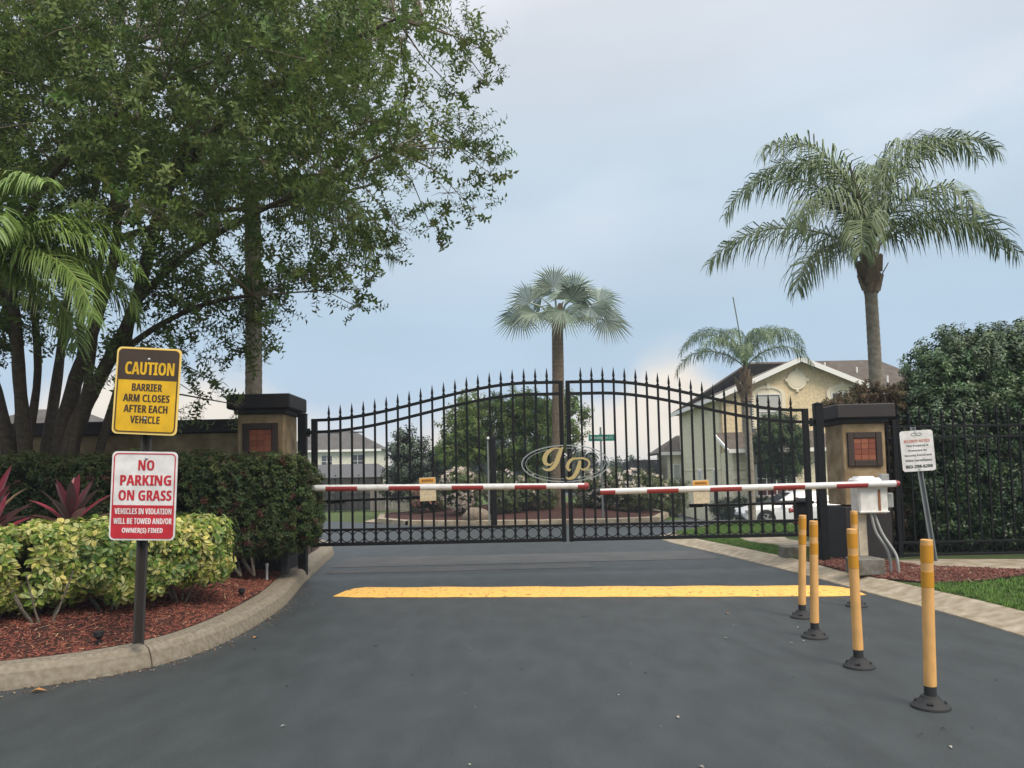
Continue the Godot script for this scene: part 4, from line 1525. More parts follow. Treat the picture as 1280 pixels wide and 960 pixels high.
	g.box(Vector3(7.36, 0.65, -49.5), Vector3(0.01, 3.25, 4.0))
	g.box(Vector3(8.2, 2.35, -49.5), Vector3(1.7, 0.01, 4.0), 0, Basis(Vector3.BACK, 0.12))
	put("mesh_panel", g, mats.screen_mesh, o)


func plain_house(at: Vector3, w: float, d: float, eave: float, ridge: float, label: String, windows: bool):
	var o := thing("house", label, "house", at)
	var g := Geo.new()
	g.box(at + Vector3(0, eave / 2, 0), Vector3(w, eave, d))
	put("wall", g, mats.house_cream, o)
	hip(o, at, w, d, eave, ridge)


func hip(o: Node3D, at: Vector3, w: float, d: float, eave: float, ridge: float):
	var g := Geo.new()
	var e := 0.5
	var y := at.y + eave
	var a := Vector3(at.x - w / 2 - e, y, at.z + d / 2 + e)
	var b := Vector3(at.x + w / 2 + e, y, at.z + d / 2 + e)
	var c := Vector3(at.x + w / 2 + e, y, at.z - d / 2 - e)
	var f := Vector3(at.x - w / 2 - e, y, at.z - d / 2 - e)
	var r0 := Vector3(at.x - maxf(w - d, 0.5) / 2 - 0.3, at.y + ridge, at.z)
	var r1 := Vector3(at.x + maxf(w - d, 0.5) / 2 + 0.3, at.y + ridge, at.z)
	slab(g, a, b, r1, r0)
	slab(g, c, f, r0, r1)
	slab(g, b, c, r1, r1)
	slab(g, f, a, r0, r0)
	put("roof", g, mats.shingle_grey, o)
	g = Geo.new()
	g.box(Vector3(at.x, y - 0.12, at.z + d / 2 + e + 0.02), Vector3(w + 2 * e, 0.26, 0.05))
	put("fascia", g, mats.trim_white, o)


func left_house():
	# far cream house beyond the crossing
	var at := Vector3(-21.5, 0, -94)
	var o := thing("house", "far two storey cream house with grey hip roof behind the left gate leaf", "house", at)
	var g := Geo.new()
	g.box(at + Vector3(0, 2.55, 0), Vector3(11.4, 5.1, 8.0))
	put("wall", g, mats.house_cream, o)
	hip(o, at, 11.4, 8.0, 5.1, 7.6)
	for x in [-21.75, -18.15]:
		window(o, Vector3(x, 3.75, -89.98), 1.3, 1.5, 2, 2, mats.glass_dark, mats.trim_white)
		g = Geo.new()
		g.box(Vector3(x, 2.95, -89.94), Vector3(1.7, 0.12, 0.16))
		put("sill", g, mats.trim_white, o)
	for x in [-21.7, -18.9]:
		g = Geo.new()
		g.box(Vector3(x, 7.35, -93.6), Vector3(1.7, 0.14, 0.5))
		put("roof_vent", g, mats.bronze, o)


func screen_room():
	# dark mesh lanai with a hipped mesh roof, a plank fence beside it
	var at := Vector3(-8.0, 0, -38)
	var o := thing("screen_room", "dark mesh screen room with low sloping roof behind the left gate leaf", "screen room", at)
	var g := Geo.new()
	for x in [-10.6, -9.5, -8.4, -7.3, -6.2]:
		g.box(Vector3(x, 0.85, -36.4), Vector3(0.06, 1.7, 0.06))
	g.box(Vector3(-8.4, 1.55, -36.4), Vector3(4.46, 0.09, 0.064))
	g.box(Vector3(-8.4, 0.8, -36.4), Vector3(4.46, 0.05, 0.058))
	put("frame", g, mats.bronze, o)
	g = Geo.new()
	slab(g, Vector3(-10.9, 1.58, -36.2), Vector3(-5.9, 1.58, -36.2), Vector3(-6.7, 2.25, -38.2), Vector3(-10.0, 2.25, -38.2), 0.05)
	slab(g, Vector3(-5.9, 1.58, -40.0), Vector3(-5.9, 1.58, -36.2), Vector3(-6.7, 2.25, -38.2), Vector3(-6.7, 2.25, -38.2), 0.05)
	put("roof", g, mats.bronze_roof if mats.has("bronze_roof") else mat("bronze_roof", Color(0.10, 0.10, 0.105), 0.85, {"tex": "soft", "scale": 0.8}), o)
	g = Geo.new()
	g.box(Vector3(-8.4, 0.8, -36.43), Vector3(4.4, 1.5, 0.01))
	put("mesh_panel", g, mats.screen_mesh, o)
	g = Geo.new()
	g.box(Vector3(-8.4, 0.9, -39.6), Vector3(4.6, 1.8, 0.15))
	put("rear_wall", g, mats.house_cream, o)
	# planks
	o = thing("plank_fence", "weathered grey plank fence at the edge of the lawn beside the screen room", "fence", Vector3(-5.0, 0, -35.6))
	for k in 26:
		g = Geo.new()
		g.box(Vector3(-6.55 + k * 0.145, 0.52 + rng.randf() * 0.03, -35.6), Vector3(0.13, 1.06, 0.025), 0.006)
		put("plank", g, mats.fence_grey, o)
	# garden chairs seen dark behind the mesh
	for x in [-9.8, -8.9, -8.1]:
		o = thing("garden_chair", {-9.8: "dark garden chair inside the screen room, leftmost of three", -8.9: "dark garden chair inside the screen room, in the middle of three", -8.1: "dark garden chair inside the screen room, rightmost of three"}[x], "chair", Vector3(x, 0, -36.0), "garden chairs by the screen room")
		g = Geo.new()
		g.box(Vector3(x, 0.42, -35.95), Vector3(0.5, 0.05, 0.5), 0.01)
		put("seat", g, mats.bronze, o)
		g = Geo.new()
		g.box(Vector3(x, 0.72, -36.18), Vector3(0.5, 0.55, 0.04), 0.01)
		put("backrest", g, mats.bronze, o)
		for sx in [-1, 1]:
			for sz in [-1, 1]:
				g = Geo.new()
				g.box(Vector3(x + sx * 0.23, 0.2, -35.95 + sz * 0.22), Vector3(0.03, 0.4, 0.03))
				put("leg", g, mats.bronze, o)


func make_car_and_hydrant():
	mat("car_white", Color(0.72, 0.73, 0.74), 0.25, {"spec": 0.6})
	mats.car_white.clearcoat_enabled = true
	mats.car_white.clearcoat = 0.6
	mat("tyre", Color(0.018, 0.018, 0.019), 0.85)
	mat("alloy", Color(0.5, 0.51, 0.52), 0.3, {"metal": 0.8})
	mat("car_glass", Color(0.05, 0.06, 0.065), 0.05, {"spec": 0.9})
	mat("car_dark", Color(0.02, 0.02, 0.022), 0.5)
	mat("headlamp", Color(0.5, 0.53, 0.55), 0.1, {"spec": 0.9})
	var y0 := drop(11, -32.6) + 0.02
	var o := thing("parked_car", "white sedan parked side on in front of the peach house", "car", Vector3(11.8, y0, -32.6))
	# stations along the body from nose to tail: x, half width, sill, shoulder, roof half width, roof height
	var st := [[0.0, 0.62, 0.42, 0.60], [0.12, 0.74, 0.28, 0.72], [0.45, 0.83, 0.2, 0.82], [1.0, 0.87, 0.19, 0.91], [1.45, 0.88, 0.19, 0.95], [2.2, 0.89, 0.19, 0.96], [3.2, 0.89, 0.19, 0.98], [3.9, 0.88, 0.2, 1.0], [4.4, 0.84, 0.25, 0.99], [4.65, 0.72, 0.38, 0.9]]
	var g := Geo.new()
	var rows := []
	for s in st:
		var w: float = s[1]
		var lo: float = s[2]
		var hi: float = s[3]
		var row := []
		for q in [[-0.9, 0], [-1.0, 0.12], [-1.0, 0.55], [-0.97, 0.8], [-0.9, 0.93], [-0.75, 1.0], [0, 1.03], [0.75, 1.0], [0.9, 0.93], [0.97, 0.8], [1.0, 0.55], [1.0, 0.12], [0.9, 0]]:
			row.append(Vector3(-2.3 + s[0], lo + (hi - lo) * q[1], q[0] * w))
		rows.append(row)
	for i in rows.size() - 1:
		for k in 12:
			var mid: Vector3 = (rows[i][k] + rows[i + 1][k + 1]) / 2
			g.quad(rows[i][k], rows[i + 1][k], rows[i + 1][k + 1], rows[i][k + 1], Vector3(0, mid.y - 0.55, mid.z))
	for e in [0, rows.size() - 1]:
		for k in range(1, 12):
			g.tri(rows[e][0], rows[e][k], rows[e][k + 1], Vector3(-1 if e == 0 else 1, 0, 0))
	var body := put("body", g, mats.car_white, o, true)
	# cabin
	g = Geo.new()
	var cab := [[1.25, 0.74, 0.95], [2.05, 0.60, 1.40], [2.7, 0.60, 1.46], [3.3, 0.59, 1.42], [4.1, 0.70, 1.0]]
	rows = []
	for s in cab:
		rows.append([Vector3(-2.3 + s[0], 0.93, -0.80), Vector3(-2.3 + s[0], s[2] - 0.03, -s[1]), Vector3(-2.3 + s[0], s[2], -s[1] * 0.8), Vector3(-2.3 + s[0], s[2], s[1] * 0.8), Vector3(-2.3 + s[0], s[2] - 0.03, s[1]), Vector3(-2.3 + s[0], 0.93, 0.80)])
	for i in rows.size() - 1:
		for k in 5:
			var mid: Vector3 = (rows[i][k] + rows[i + 1][k + 1]) / 2
			g.quad(rows[i][k], rows[i + 1][k], rows[i + 1][k + 1], rows[i][k + 1], Vector3(0, mid.y - 0.9, mid.z))
	put("cabin", g, mats.car_white, o, true)
	for s in [-1.0, 1.0]:
		for w in [[[-0.72, 1.0, 0.81], [0.36, 1.0, 0.81], [0.36, 1.37, 0.635], [-0.17, 1.35, 0.64]], [[0.43, 1.0, 0.81], [1.35, 1.0, 0.81], [0.95, 1.35, 0.63], [0.43, 1.37, 0.635]]]:
			g = Geo.new()
			var p := []
			for q in w:
				p.append(Vector3(q[0], q[1], s * (q[2] + 0.012)))
			g.quad(p[0], p[1], p[2], p[3], Vector3(0, 0.3, s))
			put("side_window", g, mats.car_glass, o, true)
	g = Geo.new()
	g.quad(Vector3(-1.06, 0.975, -0.70), Vector3(-1.06, 0.975, 0.70), Vector3(-0.30, 1.39, 0.55), Vector3(-0.30, 1.39, -0.55), Vector3(-1, 1, 0))
	put("windscreen", g, mats.car_glass, o, true)
	g = Geo.new()
	g.quad(Vector3(1.76, 1.03, -0.66), Vector3(1.76, 1.03, 0.66), Vector3(1.05, 1.405, 0.53), Vector3(1.05, 1.405, -0.53), Vector3(1, 1, 0))
	put("rear_window", g, mats.car_glass, o, true)
	for x in [-1.42, 1.36]:
		for s in [-1.0, 1.0]:
			var bs := Basis(Vector3.RIGHT, s * PI / 2)
			var c := Vector3(x, 0.33, s * 0.80)
			g = Geo.new()
			g.lathe([[0.0, 0.105], [0.38, 0.105], [0.385, 0.09], [0.385, -0.1]], 24, c, bs)
			put("wheel_arch", g, mats.car_dark, o, true)
			g = Geo.new()
			g.lathe([[0.22, -0.09], [0.32, -0.09], [0.335, -0.06], [0.335, 0.1], [0.32, 0.125], [0.23, 0.118]], 24, c, bs)
			var wh := put("wheel", g, mats.tyre, o, true)
			g = Geo.new()
			g.lathe([[0.23, 0.118], [0.225, 0.10], [0.21, 0.108]], 24, c, bs)
			for k in 5:
				var a := k * TAU / 5
				g.bar(c + Vector3(0, 0, s * 0.115), c + Vector3(cos(a) * 0.22, sin(a) * 0.22, s * 0.115), 0.055, 0.02)
			g.lathe([[0.0, 0.13], [0.06, 0.125], [0.06, 0.1]], 12, c, bs)
			put("rim", g, mats.alloy, wh, true)
	for s in [-1.0, 1.0]:
		g = Geo.new()
		g.box(Vector3(-2.05, 0.68, s * 0.74), Vector3(0.42, 0.13, 0.16), 0.04, Basis(Vector3.UP, s * 0.35))
		put("headlight", g, mats.headlamp, o, true)
		g = Geo.new()
		g.box(Vector3(-0.66, 1.0, s * 0.95), Vector3(0.14, 0.12, 0.2), 0.04)
		put("mirror", g, mats.car_white, o, true)
		for x in [0.25, 1.15]:
			g = Geo.new()
			g.box(Vector3(x, 0.82, s * 0.885), Vector3(0.18, 0.03, 0.03), 0.008)
			put("door_handle", g, mats.car_white, o, true)
		for x in [-0.72, 0.4, 1.22]:
			g = Geo.new()
			g.box(Vector3(x, 0.6, s * 0.891), Vector3(0.008, 0.62, 0.006))
			put("door_gap", g, mats.car_dark, o, true)
	g = Geo.new()
	g.box(Vector3(-2.27, 0.42, 0), Vector3(0.12, 0.14, 1.1), 0.03)
	put("lower_grille", g, mats.car_dark, o, true)
	g = Geo.new()
	g.box(Vector3(0.0, 0.2, 0), Vector3(4.1, 0.1, 1.6), 0.03)
	put("underbody", g, mats.car_dark, o, true)
	# hydrant
	mat("hydrant_red", Color(0.50, 0.10, 0.085), 0.6, {"tex": "fine", "scale": 4.0})
	var hz := -21.6
	var hy := verge_height(7.95, hz)
	o = thing("fire_hydrant", "faded red fire hydrant on the grass between gate and white car", "hydrant", Vector3(7.95, hy, hz))
	g = Geo.new()
	g.lathe([[0.17, 0.0], [0.17, 0.05], [0.12, 0.06], [0.115, 0.5], [0.15, 0.51], [0.15, 0.56], [0.12, 0.57]], 16)
	put("barrel", g, mats.hydrant_red, o, true)
	g = Geo.new()
	g.lathe([[0.13, 0.57], [0.135, 0.61], [0.12, 0.68], [0.08, 0.73], [0.03, 0.75], [0.03, 0.8], [0.0, 0.8]], 16)
	put("bonnet", g, mats.hydrant_red, o, true)
	for d in [Vector3.LEFT, Vector3.RIGHT, Vector3.BACK]:
		g = Geo.new()
		g.tube([d * 0.1 + Vector3(0, 0.43, 0), d * 0.2 + Vector3(0, 0.43, 0), d * 0.201 + Vector3(0, 0.43, 0), d * 0.24 + Vector3(0, 0.43, 0)], [0.055, 0.055, 0.07, 0.07], 12)
		put("outlet", g, mats.hydrant_red, o, true)


# ---------------------------------------------------------------- signs

func rounded(w: float, h: float, r: float) -> PackedVector2Array:
	var p := PackedVector2Array()
	for q in [[1, 1, 0.0], [-1, 1, 0.5], [-1, -1, 1.0], [1, -1, 1.5]]:
		for k in 6:
			var a: float = (q[2] + 0.1 * k) * PI
			p.append(Vector2(q[0] * (w / 2 - r) + cos(a) * r, q[1] * (h / 2 - r) + sin(a) * r))
	return p


func outline(g: Geo, w: float, h: float, r: float, t: float, xf: Transform3D):
	var a := rounded(w, h, r)
	var pts := []
	var ws := []
	for k in a.size() + 1:
		pts.append(a[k % a.size()])
		ws.append(t)
	g.ribbon(pts, ws, 0.0016, xf)


func make_signs():
	mat("sign_yellow", Color(0.85, 0.50, 0.012), 0.45, {"tex": "soft", "scale": 0.9})
	mat("sign_brown", Color(0.060, 0.036, 0.022), 0.5, {"tex": "soft", "scale": 0.9})
	mat("sign_edge", Color(0.83, 0.62, 0.20), 0.5)
	mat("sign_white", Color(0.82, 0.80, 0.79), 0.45, {"tex": "soft", "scale": 0.9})
	mat("sign_red", Color(0.56, 0.022, 0.035), 0.45, {"tex": "soft", "scale": 0.9})
	mat("sign_grey", Color(0.4, 0.4, 0.4), 0.5, {"metal": 0.6})
	mat("channel", Color(0.045, 0.038, 0.034), 0.6, {"tex": "fine", "scale": 4.0})
	mat("galvanised", Color(0.28, 0.30, 0.31), 0.45, {"metal": 0.5, "tex": "fine", "scale": 4.0})
	mat("sign_orange_text", Color(0.55, 0.13, 0.05), 0.6)
	mat("sign_dark_text", Color(0.05, 0.07, 0.06), 0.6)
	mat("sign_green", Color(0.0, 0.19, 0.13), 0.5)
	var foot := Vector3(-2.868, 0.2, -5.93)
	var o := thing("sign_post", "brown post by the left kerb carrying a yellow caution sign over a parking sign", "sign", foot)
	var g := Geo.new()
	u_channel(g, foot, Vector3(-2.80, 2.42, -5.93), 0.085, 0.04)
	put("post", g, mats.channel, o)
	var xf := Transform3D(Basis(Vector3.BACK, deg_to_rad(-3.4)) * Basis(Vector3.UP, deg_to_rad(4)), Vector3(-2.803, 2.125, -5.88))
	var b := plate(o, "caution_sign", xf, 0.485, 0.672, mats.sign_edge)
	face(b, "print_yellow", xf, 0.462, 0.648, mats.sign_yellow, 0.0035)
	g = Geo.new()
	var hd := PackedVector2Array()
	for p in rounded(0.448, 0.634, 0.03):
		hd.append(p)
	g = Geo.new()
	outline(g, 0.446, 0.632, 0.03, 0.009, xf * Transform3D(Basis(), Vector3(0, 0, 0.0052)))
	local_put("border", g, mats.sign_brown, b, o)
	var top := PackedVector2Array()
	for p in rounded(0.446, 0.632, 0.03):
		if p.y > 0.09:
			top.append(p)
	top = PackedVector2Array([Vector2(0.223, 0.085)]) + top + PackedVector2Array([Vector2(-0.223, 0.085)])
	g = Geo.new()
	g.prism(top, 0.0016, xf * Transform3D(Basis(), Vector3(0, 0, 0.006)))
	local_put("header", g, mats.sign_brown, b, o)
	sign_text(b, o, xf, "CAUTION", 0.012, 0.173, 0.365, 0.098, mats.sign_yellow, 0.0075)
	var y := 0.027
	for l in [["BARRIER", 0.225], ["ARM CLOSES", 0.345], ["AFTER EACH", 0.325], ["VEHICLE", 0.218]]:
		sign_text(b, o, xf, l[0], 0.0, y, l[1], 0.057, mats.sign_brown, 0.0052)
		y -= 0.083
	bolt(b, o, xf, Vector3(0.0, 0.245, 0.006))
	bolt(b, o, xf, Vector3(0.0, -0.215, 0.006))
	xf = Transform3D(Basis(Vector3.BACK, deg_to_rad(-1.9)) * Basis(Vector3.UP, deg_to_rad(4)), Vector3(-2.822, 1.322, -5.88))
	b = plate(o, "parking_sign", xf, 0.487, 0.675, mats.sign_white)
	g = Geo.new()
	outline(g, 0.452, 0.64, 0.03, 0.008, xf * Transform3D(Basis(), Vector3(0, 0, 0.0042)))
	local_put("border", g, mats.sign_red, b, o)
	var low := PackedVector2Array()
	for p in rounded(0.462, 0.65, 0.03):
		if p.y < -0.08:
			low.append(p)
	low = low + PackedVector2Array([Vector2(0.231, -0.072), Vector2(-0.231, -0.072)])
	g = Geo.new()
	g.prism(low, 0.0016, xf * Transform3D(Basis(), Vector3(0, 0, 0.0046)))
	local_put("footer", g, mats.sign_red, b, o)
	y = 0.233
	for l in [["NO", 0.115], ["PARKING", 0.375], ["ON GRASS", 0.39]]:
		sign_text(b, o, xf, l[0], 0.012, y, l[1], 0.078, mats.sign_red, 0.0042)
		y -= 0.115
	y = -0.118
	for l in [["VEHICLES IN VIOLATION", 0.42], ["WILL BE TOWED AND/OR", 0.43], ["OWNER(S) FINED", 0.30]]:
		sign_text(b, o, xf, l[0], 0.003, y, l[1], 0.044, mats.sign_white, 0.0062)
		y -= 0.074
	bolt(b, o, xf, Vector3(0.012, 0.285, 0.005))
	# leaning notice on the right
	foot = Vector3(5.715, 0.1, -10.55)
	o = thing("notice_post", "leaning galvanised post with a small white security notice behind the nearest bollard", "sign", foot)
	g = Geo.new()
	u_channel(g, foot, Vector3(5.545, 1.985, -10.63), 0.075, 0.035)
	put("post", g, mats.galvanised, o)
	xf = Transform3D(Basis(Vector3.BACK, deg_to_rad(2.6)) * Basis(Vector3.UP, deg_to_rad(-3)), Vector3(5.575, 1.655, -10.575))
	b = plate(o, "security_notice", xf, 0.445, 0.56, mats.sign_white)
	y = 0.135
	for l in [["SECURITY NOTICE", 0.35, 0.036, mats.sign_orange_text], ["This Property is", 0.30, 0.034, mats.sign_dark_text], ["Protected By", 0.25, 0.034, mats.sign_dark_text], ["Security Patrol and", 0.36, 0.034, mats.sign_dark_text], ["Video Surveillance", 0.355, 0.034, mats.sign_dark_text], ["863-298-6200", 0.36, 0.044, mats.sign_dark_text]]:
		sign_text(b, o, xf, l[0], 0.0, y, l[1], l[2], l[3], 0.0042)
		y -= 0.066 if l[0] != "Video Surveillance" else 0.085
	g = Geo.new()
	for k in [-1, 1]:
		var pts := []
		var ws := []
		for i in 17:
			var a := TAU * i / 16.0
			pts.append(Vector2(k * 0.035 + cos(a) * 0.034, 0.225 + sin(a) * 0.018))
			ws.append(0.006)
		g.ribbon(pts, ws, 0.0016, xf * Transform3D(Basis(), Vector3(0, 0, 0.0042)))
	local_put("emblem", g, mats.sign_dark_text, b, o)
	bolt(b, o, xf, Vector3(-0.01, 0.262, 0.005))
	bolt(b, o, xf, Vector3(0.0, -0.255, 0.005))
	# street name sign beyond the gate
	o = thing("street_sign", "green street name sign with white lettering on a thin post beyond the right gate leaf", "sign", Vector3(2.66, 0.1, -23.05))
	g = Geo.new()
	g.tube([Vector3(2.66, 0.1, -23.05), Vector3(2.66, 2.86, -23.05)], [0.03, 0.028], 8)
	put("post", g, mats.galvanised, o)
	g = Geo.new()
	g.box(Vector3(2.68, 2.54, -23.0), Vector3(0.78, 0.19, 0.02), 0.004)
	var bl := put("name_blade", g, mats.sign_green, o)
	text("lettering", "Kensington Ct", Vector3(2.68, 2.535, -22.985), Basis(), 0.66, 0.115, mats.sign_white, bl, false)
	g = Geo.new()
	g.tube([Vector3(2.66, 2.63, -23.05), Vector3(2.66, 2.67, -23.05)], [0.04, 0.04], 8)
	put("bracket", g, mats.galvanised, o)


func u_channel(g: Geo, a: Vector3, b: Vector3, w: float, d: float):
	var y := (b - a).normalized()
	var x := (Vector3.RIGHT - y * y.x).normalized()
	var z := x.cross(y)
	var bs := Basis(x, y, z)
	var l := a.distance_to(b)
	var m := (a + b) / 2
	g.box(m + z * (-d / 2), Vector3(w * 0.5, l, 0.006), 0, bs)
	for s in [-1.0, 1.0]:
		g.box(m + x * s * w * 0.27 + z * -0.0, Vector3(0.006, l, d), 0, bs * Basis(Vector3.UP, s * 0.35))
		g.box(m + x * s * w * 0.42 + z * (d / 2 - 0.003), Vector3(w * 0.17, l, 0.006), 0, bs)


func plate(o: Node3D, called: String, xf: Transform3D, w: float, h: float, m: Material) -> MeshInstance3D:
	var g := Geo.new()
	g.prism(rounded(w, h, 0.038), 0.005, xf)
	return put(called, g, m, o)


func local_put(called: String, g: Geo, m: Material, b: Node3D, o: Node3D) -> MeshInstance3D:
	# a sub-part of b, built in world coordinates; b itself sits at minus the base of its thing
	return put(called, g, m, b, true)


func face(b: Node3D, called: String, xf: Transform3D, w: float, h: float, m: Material, z: float):
	var g := Geo.new()
	g.prism(rounded(w, h, 0.034), 0.0016, xf * Transform3D(Basis(), Vector3(0, 0, z)))
	put(called, g, m, b, true)


func sign_text(b: Node3D, o: Node3D, xf: Transform3D, words: String, x: float, y: float, w: float, h: float, m: Material, z: float):
	text("lettering", words, xf * Vector3(x, y, z), xf.basis, w, h, m, b)


func bolt(b: Node3D, o: Node3D, xf: Transform3D, at: Vector3):
	var g := Geo.new()
	g.lathe([[0.011, 0.0], [0.011, 0.004], [0.006, 0.008], [0.0, 0.009]], 10, xf * at, xf.basis * Basis(Vector3.RIGHT, PI / 2))
	put("bolt", g, mats.sign_grey, b, true)


# ---------------------------------------------------------------- plants

func leaf_mats():
	# leaves take their colour from each copy and, where two-toned, from the leaf itself
	mat("leaf", Color(1, 1, 1), 0.5, {"tint": true, "back": 0.85, "spec": 0.35})
	mat("leaf_glossy", Color(1, 1, 1), 0.38, {"tint": true, "back": 0.35, "spec": 0.5})
	mat("bark_crape", Color(0.17, 0.135, 0.10), 0.9, {"tex": "bark", "scale": Vector3(3, 0.7, 3), "tex2": "stain", "scale2": 0.9, "bump": 0.8})
	mat("bark_grey", Color(0.56, 0.525, 0.46), 0.9, {"tex": "bark", "scale": Vector3(2, 4, 2), "tex2": "stain", "scale2": 0.7, "bump": 0.8})
	mat("bark_brown", Color(0.17, 0.11, 0.07), 0.95, {"tex": "bark", "scale": Vector3(3, 3, 3), "tex2": "stain", "scale2": 0.9, "bump": 1.2})
	mat("bark_twig", Color(0.16, 0.13, 0.095), 0.9)
	mat("boot", Color(0.34, 0.25, 0.175), 0.9, {"tex": "bark", "scale": Vector3(4, 1, 4), "bump": 0.6})
	mat("boot_orange", Color(0.42, 0.18, 0.07), 0.85, {"tex": "bark", "scale": Vector3(4, 1, 4), "bump": 0.5})


func sprig(kind: String) -> Mesh:
	if sprigs.has(kind):
		return sprigs[kind]
	var g := Geo.new()
	g.tinted = true
	match kind:
		"crape":
			g.col = Color(0.9, 0.7, 0.6)
			g.tube([Vector3.ZERO, Vector3(0.01, 0.16, 0.01), Vector3(0.03, 0.30, -0.01)], [0.004, 0.003, 0.001], 3, false)
			for i in 15:
				var a := i * 2.3
				var y := 0.03 + i * 0.0195
				g.col = Color(1, 1, 1) * rng.randf_range(0.7, 1.25)
				var d := Vector3(cos(a), rng.randf_range(0.1, 0.8), sin(a))
				g.leaf(Vector3(0.01 * y * 8, y, 0), d, Vector3.UP.lerp(rand_dir(), 0.3), rng.randf_range(0.055, 0.085), 0.036, 0.2, 0.15)
		"whorl":
			# variegated leaflets in drooping rosettes round a short stem
			for w in 3:
				var o := Vector3(0, 0.055 * w, 0) + rand_dir() * 0.03
				for i in 7:
					var a := i * TAU / 7 + w
					var d := Vector3(cos(a), rng.randf_range(-0.5, 0.6), sin(a))
					var pale := rng.randf()
					var edge := Color(0.76, 0.69, 0.25) if pale < 0.62 else Color(0.66, 0.65, 0.32) if pale < 0.84 else Color(0.30, 0.38, 0.08)
					var mid := Color(0.12, 0.21, 0.035) if rng.randf() < 0.36 else edge.lerp(Color(0.3, 0.36, 0.08), 0.4)
					g.round_leaf(o + d * 0.02, d, Vector3.UP, rng.randf_range(0.065, 0.105), rng.randf_range(0.036, 0.05), edge, mid, rng.randf_range(0.15, 0.5))
		"small":
			g.col = Color(0.8, 0.6, 0.5)
			g.tube([Vector3.ZERO, Vector3(0.005, 0.10, 0.005)], [0.003, 0.001], 3, false)
			for i in 18:
				var a := i * 2.4
				g.col = Color(1, 1, 1) * rng.randf_range(0.65, 1.3)
				var d := Vector3(cos(a), rng.randf_range(0.1, 1.0), sin(a))
				g.leaf(Vector3(0, 0.006 * i, 0), d, Vector3.UP.lerp(rand_dir(), 0.4), rng.randf_range(0.026, 0.042), 0.018, 0.2, 0.1)
		"ficus":
			g.col = Color(0.8, 0.6, 0.5)
			g.tube([Vector3.ZERO, Vector3(0.005, 0.2, 0.01)], [0.004, 0.002], 3, false)
			for i in 12:
				var a := i * 2.4
				g.col = Color(1, 1, 1) * rng.randf_range(0.7, 1.25)
				var d := Vector3(cos(a), rng.randf_range(-0.1, 0.8), sin(a))
				g.leaf(Vector3(0, 0.018 * i, 0), d, Vector3.UP.lerp(rand_dir(), 0.25), rng.randf_range(0.07, 0.10), 0.042, 0.15, 0.3)
		"broad":
			for i in 12:
				var a := i * 2.4
				g.col = Color(1, 1, 1) * rng.randf_range(0.7, 1.3)
				var d := Vector3(cos(a), rng.randf_range(-0.2, 0.9), sin(a))
				g.leaf(Vector3(0, 0.03 * i, 0), d, Vector3.UP.lerp(rand_dir(), 0.3), rng.randf_range(0.13, 0.2), 0.08, 0.15, 0.3)
		"flower":
			for i in 7:
				g.col = Color(1, 1, 1) * rng.randf_range(0.85, 1.1)
				g.leaf(rand_dir() * 0.04, rand_dir() + Vector3.UP, rand_dir(), 0.07, 0.055, 0.1, 0.1)
		"moss":
			for i in 9:
				g.col = Color(1, 1, 1) * rng.randf_range(0.7, 1.2)
				var p := Vector3(rng.randf_range(-0.06, 0.06), 0, rng.randf_range(-0.06, 0.06))
				var q := p
				for k in 5:
					var r := q + Vector3(rng.randf_range(-0.025, 0.025), -0.07, rng.randf_range(-0.025, 0.025))
					g.tri(q - Vector3(0.003, 0, 0), q + Vector3(0.003, 0, 0), r)
					q = r
	sprigs[kind] = g.mesh()
	return sprigs[kind]


func crown(parent: Node3D, kind: String, m: Material, blobs: Array, per: float, color: Color, size := 1.0, called := "crown", up := 0.35):
	# blobs: [centre, radius]; sprigs spread through each with the outer shell favoured
	var xfs := []
	var cols := []
	for b in blobs:
		var r: float = b[1]
		var n := int(per * r * r * (b[2] if b.size() > 2 else 1.0))
		var tone := rng.randf_range(0.75, 1.25)
		for i in n:
			var d := rand_dir()
			var q: float = pow(rng.randf(), 0.5)
			var p: Vector3 = b[0] + d * Vector3(1, 0.75, 1) * r * q
			xfs.append(Transform3D(along(d + Vector3.UP * up + rand_dir() * 0.7, size * rng.randf_range(0.7, 1.3), rng.randf() * TAU), p))
			cols.append(vary(color * tone, 0.25, 0.15))
	scatter(called, sprig(kind), m, xfs, cols, parent)


